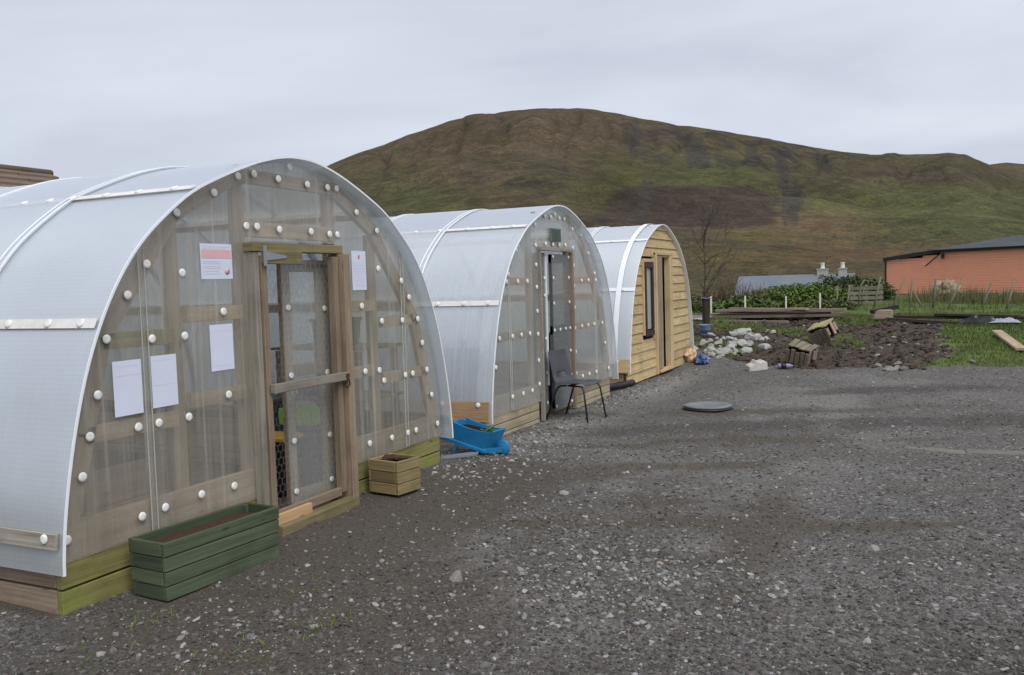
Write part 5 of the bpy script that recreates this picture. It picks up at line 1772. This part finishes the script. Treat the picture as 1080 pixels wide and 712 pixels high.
posts = [(883, 27, 3, 26), (893, 27, 8, 27), (922, 27, 13, 32), (941, 26.5, 22, 30), (960, 26.5, 6, 28), (985, 26, 5, 30), (999, 25, 24, 31), (1035, 24.5, 20, 27), (1062, 24, 15, 30), (975, 27.5, -28, 18)]
for k, (u, dep, lean, hp) in enumerate(posts):
    x, y = P3(u, dep); hh = hp * dep / 918 / math.cos(R(lean)) + .1
    lab = f"leaning weathered fence post, {ORD[k]} from the left in the rough grass" if k < 9 else "short pale stake tilted left among the fence posts"
    t = thing("fence_post", (x, y, tz(x, y) - .08), lab, "post", "leaning fence posts in the rough grass")
    dv = right0 * math.sin(R(lean)) + Vector((0, 0, 1)) * math.cos(R(lean))
    mb = MB(); mb.tube([(0, 0, 0), dv * hh * .5, dv * hh], [.034, .032, .028], 7); mb.build("stake", WD['postwood'], t)
    mb = MB(); mb.tube([dv * (hh - .004), dv * (hh + .02)], [.027, .016], 7); mb.build("post_top", WD['postwood'], t)
for k, (u, dep, hp) in enumerate(((751, 26, 11), (787, 26, 10), (830, 26, 9), (716 + 40, 29, 9), (866, 26.5, 11))):
    x, y = P3(u, dep); hh = hp * dep / 918 + .25
    t = thing("marker_stake", (x, y, tz(x, y) - .02), f"thin pale stake behind the timber heap, {['first','third','fourth','second','fifth'][k]} from the left", "stake", "thin stakes behind the timber heap")
    mb = MB(); mb.box((0, 0, hh / 2), (.05, .04, hh)); mb.build("stake", WD['purlin'], t)
# pallet-like gate against the bank
x, y = P3(915, 30)
t = thing("pallet", (x, y, tz(x, y)), "weathered slatted pallet propped beside the salmon building's corner", "pallet"); t.rotation_euler[2] = YAW - R(90)
mb = MB()
for k in range(4): mb.box((0, 0, .10 + k * .17), (1.15, .03, .12))
mb.build("slat", WD['postwood'], t)
for s_ in (-.5, 0, .5):
    mb = MB(); mb.box((s_, .04, .36), (.09, .06, .74)); mb.build("batten", WD['postwood'], t)
x, y = P3(905, 29)
t = thing("wire_hoop", (x, y, tz(x, y)), "grey bent hoop of old netting above the leaning posts", "hoop")
rt = right0
mb = MB(); mb.tube([rt * .05, rt * .08 + Vector((0, 0, .45)), rt * .15 + Vector((0, 0, .72)), rt * .25 + Vector((0, 0, .88)), rt * .36 + Vector((0, 0, .84)), rt * .37 + Vector((0, 0, .7))], .032, 7); mb.build("hoop_tube", WD['postwood'], t)
mb = MB(); mb.tube([rt * .16, rt * .18 + Vector((0, 0, .35)), rt * .24 + Vector((0, 0, .62))], .02, 6); mb.build("brace", WD['postwood'], t)

# bucket and sapling
bkx, bky = 18.95, 4.25
bu = thing("bucket", (bkx, bky, tz(bkx, bky)), "blue-grey bucket at the foot of the bare sapling", "bucket")
mb = MB(); mb.lathe([(.105, 0), (.11, .01), (.135, .22), (.142, .225), (.142, .24), (.128, .24), (.12, .05), (.0, .05)], 20); mb.build("bucket_wall", M_bucket, bu)
mb = MB(); mb.tube([(-.13, 0, .22), (-.12, -.1, .25), (0, -.17, .24), (.12, -.1, .25), (.13, 0, .22)], .005, 5); mb.build("handle", M_steel, bu)


def sapling(loc, H_, label, seed, nb, name="sapling", spread=.55, m_=None, r0=.03, fan=.35):
    random.seed(seed)
    t = thing(name, loc, label, "tree")
    tr = MB(); tw = MB()
    pts = [Vector((0, 0, -.05)), Vector((.02, .01, H_ * .18)), Vector((-.02, .03, H_ * .36)), Vector((.0, .0, H_ * .55)), Vector((.05, .03, H_ * .78)), Vector((.02, .0, H_))]
    tr.tube(pts, [r0, r0 * .85, r0 * .7, r0 * .5, r0 * .3, r0 * .1], 8)
    def grow(p, d, l, r, dep):
        q = [p]; dd = d.copy()
        for k in range(3):
            dd = (dd + Vector((random.gauss(0, .16), random.gauss(0, .16), random.gauss(.06, .1)))).normalized()
            q.append(q[-1] + dd * l / 3)
        tw.tube(q, [r, r * .8, r * .55, r * .35], 5)
        if dep > 0:
            for _ in range(4):
                k = random.choice((1, 2, 3))
                a = random.random() * 6.28
                nd = (dd + Vector((math.cos(a), math.sin(a), random.uniform(-.1, .5))) * .8).normalized()
                grow(q[k], nd, l * random.uniform(.4, .65), r * .55, dep - 1)
    for k in range(nb):
        f_ = random.uniform(fan, .95); i = int(f_ * 5); p = pts[i].lerp(pts[min(i + 1, 5)], f_ * 5 - i)
        a = random.random() * 6.28
        d = Vector((math.cos(a), math.sin(a), random.uniform(.5, 1.3))).normalized()
        grow(p, d, H_ * spread * (1.15 - f_ * .6) * random.uniform(.6, 1), r0 * .36, 2)
    tr.build("trunk", m_ or M_bark, t); tw.build("twigs", m_ or M_palebark, t)
    return t


sx_, sy_ = 19.3, 4.31
sapling((sx_, sy_, tz(sx_, sy_)), 2.35, "bare young tree with a guarded stem beside the far tunnel", 3, 15, spread=.72)
gd = thing("tree_guard", (sx_, sy_, tz(sx_, sy_)), "dark split-timber guard boxed round the bare sapling's stem", "tree guard")
for k in range(4):
    a = k * 1.571 + .4
    mb = MB(); mb.box((math.cos(a) * .06, math.sin(a) * .06, .37), (.035, .09, .8), Matrix.Rotation(a, 3, 'Z')); mb.build("guard_board", WD['darkpile'], gd)
mb = MB()
for k in range(4):
    a = k * 1.571 + .4
    mb.tube([(math.cos(a) * .1, math.sin(a) * .1, .74), (math.cos(a + .8) * .11, math.sin(a + .8) * .11, .76), (math.cos(a + 1.571) * .1, math.sin(a + 1.571) * .1, .74)], .014, 5)
mb.build("tie", M_lilac, gd)


# ------------------------------------------------------------------ shrubs behind
def bush(loc, lumps, n, lf, colA, colB, label, seed, cat="bush", name="bush", group=None):
    t = thing(name, loc, label, cat, group)
    r = np.random.default_rng(seed)
    V = []; cc = []
    per = np.array([l[3] * l[4] * l[5] for l in lumps]); per = (per / per.sum() * n).astype(int)
    for (lx, ly, lz, rx, ry, rz), m_ in zip(lumps, per):
        d = r.normal(size=(m_, 3)); d /= np.linalg.norm(d, axis=1)[:, None]
        q = r.random(m_) ** .38 * (1 + .22 * (np.array([mnoise.noise(Vector(k) * 2.6 + Vector((lx, seed, lz))) for k in d]) * 1.6))
        p = d * q[:, None] * np.array([rx, ry, rz]) + np.array([lx, ly, lz])
        p[:, 2] = np.maximum(p[:, 2], .03)
        up_ = d * .6 + r.normal(size=(m_, 3)) * .6 + np.array([0, 0, .3])
        up_ /= np.linalg.norm(up_, axis=1)[:, None]
        a = np.cross(up_, r.normal(size=(m_, 3))); a /= np.linalg.norm(a, axis=1)[:, None]
        b = np.cross(up_, a)
        s_ = lf * (.5 + r.random(m_))[:, None]
        V.append(np.stack([p - a * s_, p + b * s_ * .45, p + a * s_, p - b * s_ * .45], 1))
        tt = np.clip(r.random(m_) * .7 + .5 * np.array([mnoise.noise(Vector(k) * 1.7) for k in p]) + .1, 0, 1)[:, None]
        cc.append(np.array(colA) * (1 - tt) + np.array(colB) * tt)
    V = np.concatenate(V); cc = np.concatenate(cc); m_ = len(V)
    F = np.arange(m_ * 4).reshape(-1, 4)
    col = np.repeat(np.concatenate([cc, np.ones((m_, 1))], -1)[:, None], 4, 1).reshape(-1, 4)
    o = npmesh("foliage", V.reshape(-1, 3), F, M_foliage, col); o.parent = t
    random.seed(seed)
    mb = MB()
    for (lx, ly, lz, rx, ry, rz) in lumps:
        for _ in range(5):
            mb.tube([(lx * .9, ly * .9, -.1), (lx + random.gauss(0, rx * .3), ly + random.gauss(0, ry * .3), lz * .8), (lx + random.gauss(0, rx * .5), ly + random.gauss(0, ry * .5), lz + rz * .6)], [.03, .02, .008], 5)
    mb.build("stem", M_bark, t)
    return t


GA, GB = (.03, .055, .012), (.10, .145, .03)
def px_bush(u, dep, wpx, hv, label, seed, n=3500, lf=.10, A=GA, B=GB, nl=5, group="bushes behind the timber heap", name="bush", cat="bush"):
    """bush of the given width and top height at a spot in the plot"""
    x, y = P3(u, dep); w_ = wpx * dep / 918; z = tz(x, y); H_ = hv - z
    random.seed(seed)
    lm = []
    for k in range(nl):
        q = (k + .5) / nl - .5
        hh = H_ * (1 - .9 * abs(q) ** 1.6) * random.uniform(.85, 1.0)
        o = right0 * (q * w_ * .9) + fwd0 * random.uniform(-.5, .5)
        lm.append((o.x, o.y, hh * .5, w_ / nl * .95, w_ / nl * .95 + .25, hh * .52))
    bush((x, y, z), lm, n, lf, A, B, label, seed, cat, name, group)


px_bush(843, 31, 100, 1.35, "broad bright green bush in the middle behind the timber heap", 61, 15000, .062, (.065, .115, .02), (.20, .28, .05), 6)
px_bush(905, 35, 70, 1.55, "dark green bush against the salmon building's left corner", 62, 9000, .07, (.03, .05, .015), (.10, .13, .035), 5)
px_bush(880, 40, 46, 1.62, "dark bush behind the broad green one, below the chimneys", 63, 5000, .07, (.03, .05, .015), (.095, .125, .03), 4)
px_bush(778, 27, 74, 1.02, "low hedge-like green bush left of the broad one", 64, 6000, .06, (.05, .09, .02), (.15, .21, .05), 7)
px_bush(735, 28, 54, 1.12, "rough olive bush behind the bare sapling", 65, 3500, .06, (.065, .07, .028), (.17, .165, .065), 4)
px_bush(868, 26.8, 50, .85, "low weedy green clump at the right end of the timber heap", 66, 3500, .05, (.06, .085, .025), (.17, .20, .055), 6)
for k, (u, dep, H_) in enumerate(((768, 28.5, 1.35), (783, 29, 1.25), (800, 29.5, 1.15), (757, 27.5, 1.0))):
    x, y = P3(u, dep)
    random.seed(80 + k)
    t = thing("twiggy_shrub", (x, y, tz(x, y)), f"bare red-brown twiggy shrub, {['second','third','fourth','first'][k]} from the left behind the sapling", "shrub", "bare shrubs behind the sapling")
    tw = MB()
    for q in range(26):
        a = random.random() * 6.28; r = random.uniform(.1, .5)
        b = Vector((math.cos(a) * r, math.sin(a) * r, H_ * random.uniform(.6, 1)))
        tw.tube([(0, 0, -.05), b * .5 + Vector((0, 0, .12)), b], [.012, .008, .003], 4)
        for _ in range(3):
            c = b * random.uniform(.5, .9); tw.tube([c, c + Vector((random.gauss(0, .12), random.gauss(0, .12), random.uniform(.08, .25)))], [.005, .002], 4)
    tw.build("twigs", M_twig, t)

# rushes and a netted heap before the salmon wall
def rushes(x, y, w_, H_, label, seed, n=340):
    t = thing("rush_clump", (x, y, tz(x, y)), label, "rushes", "rough clumps along the salmon wall")
    r = np.random.default_rng(seed)
    q = r.normal(size=n) * w_ * .5; e = r.normal(size=n) * .3
    bx_, by_ = right0.x * q + fwd0.x * e, right0.y * q + fwd0.y * e
    zb = terr(x + bx_, y + by_) - tz(x, y)
    h_ = H_ * (.2 + .75 * r.random(n) * (.4 + .9 * fbm(q * 2.5 + seed, q * 0, 3, seed))); a = r.random(n) * 6.283
    dv = np.stack([np.cos(a), np.sin(a)], -1) * (h_ * .45 * r.random(n))[:, None]
    s_ = np.stack([right0.x * np.ones(n), right0.y * np.ones(n)], -1) * .014
    b0 = np.stack([bx_ - s_[:, 0], by_ - s_[:, 1], zb - .03], -1); b1 = np.stack([bx_ + s_[:, 0], by_ + s_[:, 1], zb - .03], -1)
    tp = np.stack([bx_ + dv[:, 0], by_ + dv[:, 1], zb + h_], -1)
    V = np.stack([b0, b1, tp], 1).reshape(-1, 3); F = np.arange(n * 3).reshape(-1, 3)
    tt = r.random(n)[:, None]; c = np.array([.06, .085, .022]) * (1 - tt) + np.array([.17, .15, .07]) * tt
    col = np.repeat(np.concatenate([c, np.ones((n, 1))], -1)[:, None], 3, 1).reshape(-1, 4)
    o = npmesh("stems", V, F, M_grassb, col); o.parent = t


for k, (u, dep, w_, H_, lab) in enumerate(((985, 31, 1.0, .75, "brownish rush clump left of the netted heap"), (1012, 30, .8, .65, "rush clump just right of the netted heap"), (1032, 29, 1.0, .60, "wide olive rush clump in the middle of the salmon wall"), (1056, 29, .9, .62, "olive rush clump right of the middle of the salmon wall"), (1078, 28, 1.0, .70, "tall rush clump nearest the right edge of the salmon wall"))):
    x, y = P3(u, dep); rushes(x, y, w_, H_, lab, 90 + k)
x, y = P3(998, 31.5)
crumpled("netted_heap", (x, y, tz(x, y) - .05), "rounded beige heap of old netting in front of the salmon wall", "heap", M_tarp, .75, .6, .55, 12, "netting")
x, y = P3(1062, 30.5)
crumpled("rubble_sack", (x, y, tz(x, y)), "pale sack among the rushes below the salmon wall", "sack", M_tarp, .35, .25, .28, 17, "sack_body")

# ------------------------------------------------------------------ buildings
# salmon building: local x along its wall to the right, local y away from the camera
PK0 = Vector((54.44, 1.77)); PK1 = Vector((51.02, -4.74)); pd = (PK1 - PK0).normalized()
PBD = thing("pink_building", (PK0.x, PK0.y, .12), "salmon pink boarded single-storey building with a grey hipped roof", "building")
PBD.rotation_euler[2] = math.atan2(pd.y, pd.x)
LEN, DEP = 18.0, 8.0
mb = MB()
nrow = 17
def wtop(x): return 2.10 + .11 * min(x, 3.1) if x < 3.1 else 2.42
for k in range(nrow):
    z0 = .25 + k * .13; z1 = z0 + .135
    for (a, b) in ((0, 3.1), (3.1, LEN)):
        top = wtop(a + .02)
        if z0 > wtop(b - .02): continue
        a2 = a if z1 <= wtop(a + .01) else max(a, (z1 - 2.10) / .11 if a == 0 else a)
        if a2 >= b: continue
        mb.add([(a2, -.042, z0), (b, -.042, z0), (b, -.004, z1), (a2, -.004, z1), (a2, .05, z0), (b, .05, z0), (b, .05, z1), (a2, .05, z1)], [(0, 1, 2, 3), (7, 6, 5, 4), (0, 4, 5, 1), (3, 2, 6, 7), (0, 3, 7, 4), (1, 5, 6, 2)])
mb.box((.02, DEP / 2 + .1, 1.15), (.06, DEP, 1.85)); mb.box((LEN - .03, DEP / 2 + .1, 1.3), (.06, DEP, 2.2)); mb.box((LEN / 2, DEP, 1.3), (LEN, .06, 2.2))
mb.build("wall", M_pinkwall, PBD)
mb = MB(); mb.box((LEN / 2, .06, .05), (LEN - .1, .1, .5))
for k in range(9): mb.box((.6 + k * 1.9, -.002, .12), (.5, .05, .14), tone=.1)
mb.build("plinth", M_block, PBD)
mb = MB(); mb.beam((-.12, -.12, 2.19), (3.1, -.12, 2.55), .20, .08, (0, 1, 0)); mb.beam((3.0, -.16, 2.55), (LEN, -.16, 2.55), .16, .1, (0, 1, 0)); mb.box((-.03, -.04, 1.1), (.09, .05, 2.1)); mb.build("fascia", M_fascia, PBD)
mb = MB(); mb.prism([(-.1, 2.20), (3.1, 2.56), (3.1, 2.6), (-.1, 2.26)], -.08, DEP, 'xz'); mb.build("flat_roof", M_fascia, PBD)
rf = MB(); nr = 9
for k in range(nr):
    f0, f1 = k / nr, (k + 1) / nr
    def ring(f, dz): 
        return (2.75 + f * 2.7, -.3 + f * 4.2, LEN + .3 - f * 2.7, 2.60 + f * .66 + dz)
    a0, y0, b0, z0 = ring(f0, .05); a1, y1, b1, z1 = ring(f1, .0)
    rf.add([(a0, y0, z0), (b0, y0, z0), (b1, y1, z1), (a1, y1, z1), (a0, y0, z0 - .05), (b0, y0, z0 - .05)], [(0, 1, 2, 3), (4, 5, 1, 0)])
    rf.add([(a0, DEP + .3 - f0 * 4.2 + .1, z0), (a0, y0, z0), (a1, y1, z1), (a1, DEP + .3 - f1 * 4.2 + .1, z1), (a0, DEP + .4, z0 - .05), (a0, y0, z0 - .05)], [(0, 1, 2, 3)])
    rf.add([(b0, DEP + .4 - f0 * 4.2, z0), (a0, DEP + .4 - f0 * 4.2, z0), (a1, DEP + .4 - f1 * 4.2, z1), (b1, DEP + .4 - f1 * 4.2, z1)], [(0, 1, 2, 3)])
rf.build("roof", M_rooftile, PBD)
lm = MB(); lm.box((3.3, -.16, 2.22), (.10, .12, .2)); lm.box((3.3, -.16, 2.36), (.16, .18, .05)); lm.tube([(3.3, -.05, 2.42), (3.3, -.16, 2.42), (3.3, -.16, 2.38)], .02, 6); lm.build("wall_lamp", M_fascia, PBD)
cd = MB(); cd.tube([(2.3, -.05, 1.75), (3.1, -.05, 2.4)], .025, 6); cd.build("stay_wire", M_fascia, PBD)

# blue-roofed cottage beyond the bushes
CO = thing("cottage", (88.5, 11.0, -3.0), "far cottage with a blue-grey slate roof and two pale chimneys", "house")
CO.rotation_euler[2] = R(90)        # local x runs along +y, local -y... faces away
# local x: along the ridge (world +y), local y: towards the camera (world -x)
mb = MB(); mb.box((0, 0, 1.4), (10.4, 5.4, 2.9)); mb.build("wall", M_white, CO)
rf = MB(); nr = 10
for sgn in (1, -1):
    for k in range(nr):
        f0, f1 = k / nr, (k + 1) / nr
        y0, y1 = sgn * 3.0 * (1 - f0), sgn * 3.0 * (1 - f1); z0, z1 = 2.85 + 1.75 * f0 + .015, 2.85 + 1.75 * f1
        rf.add([(-5.4, y0, z0), (5.4, y0, z0), (5.4, y1, z1), (-5.4, y1, z1), (-5.4, y0, z0 - .06), (5.4, y0, z0 - .06)], [(0, 1, 2, 3), (4, 5, 1, 0)])
rf.build("roof", M_bluetile, CO)
mb = MB()
for s_ in (-1, 1): mb.prism([(-2.7, 2.85), (2.7, 2.85), (0, 4.5)], s_ * 5.2 - .05, s_ * 5.2 + .05, 'yz')
mb.build("gable_wall", M_white, CO)
for (x, z, w_) in ((-2.5, 0, .95), (-4.3, 0, .7)):
    mb = MB(); mb.box((x, .0, 4.45), (w_, .8, 1.2)); mb.box((x, 0, 5.07), (w_ + .12, .92, .1)); ch = mb.build("chimney", M_render, CO)
    mb = MB(); mb.lathe([(.2, 0), (.22, .05), (.18, .12), (.17, .45), (.2, .5), (.2, .56)], 12, (x, 0, 5.11)); mb.build("chimney_pot", M_pot, ch)
mb = MB(); mb.box((1.5, 2.72, 1.5), (1.0, .06, 1.1)); wv = mb.build("window", M_dgrey, CO)

# brown-roofed house behind the near tunnel
BH = thing("house", (7.0, 18.5, 0), "brown tiled house roof showing above the near tunnel at the far left", "house")
mb = MB(); mb.box((0, 0, 1.3), (13.6, 7.4, 2.6)); mb.build("wall", M_render, BH)
rf = MB(); nr = 12
for sgn in (1, -1):
    for k in range(nr):
        f0, f1 = k / nr, (k + 1) / nr
        y0, y1 = sgn * -4.1 * (1 - f0), sgn * -4.1 * (1 - f1); z0, z1 = 2.55 + 1.95 * f0 + .05, 2.55 + 1.95 * f1
        for c in range(14):
            xa, xb = -7.1 + c * 14.2 / 14, -7.1 + (c + 1) * 14.2 / 14 - .012
            rf.add([(xa, y0, z0), (xb, y0, z0), (xb, y1, z1), (xa, y1, z1), (xa, y0, z0 - .06), (xb, y0, z0 - .06)], [(0, 1, 2, 3), (4, 5, 1, 0)])
rf.build("roof", M_browntile, BH)
mb = MB(); mb.tube([(-7.15, 0, 4.5), (7.15, 0, 4.5)], .09, 8); mb.build("ridge_tiles", M_browntile, BH)
mb = MB()
for s_ in (-1, 1): mb.prism([(-3.7, 2.6), (3.7, 2.6), (0, 4.42)], s_ * 6.8 - .05, s_ * 6.8 + .05, 'yz')
mb.build("gable_wall", M_render, BH)

# ------------------------------------------------------------------ words for the setting and the loose stuff
for nm, lab, cat in (("ground", "grey gravel yard rising to dug soil and rough grass", "ground"), ("hills", "long brown and green moorland hill behind the yard", "hill"), ("distant_hills", "small dark hilltop beyond the right shoulder of the moorland hill", "hill"),
                     ("gravel", "fine grey gravel covering the yard", "gravel"), ("pale_chippings", "pale stone chips strewn over the grey gravel", "chippings"), ("rubble", "loose light stones along the tunnel fronts", "rubble"),
                     ("soil_clods", "clods and small stones in the dug brown soil", "clods"), ("grass", "rough green grass on the bank beyond the yard", "grass"), ("weeds", "little green weeds in the gravel near the green planter", "weeds")):
    o = bpy.data.objects.get(nm)
    if o: o['label'] = lab; o['category'] = cat
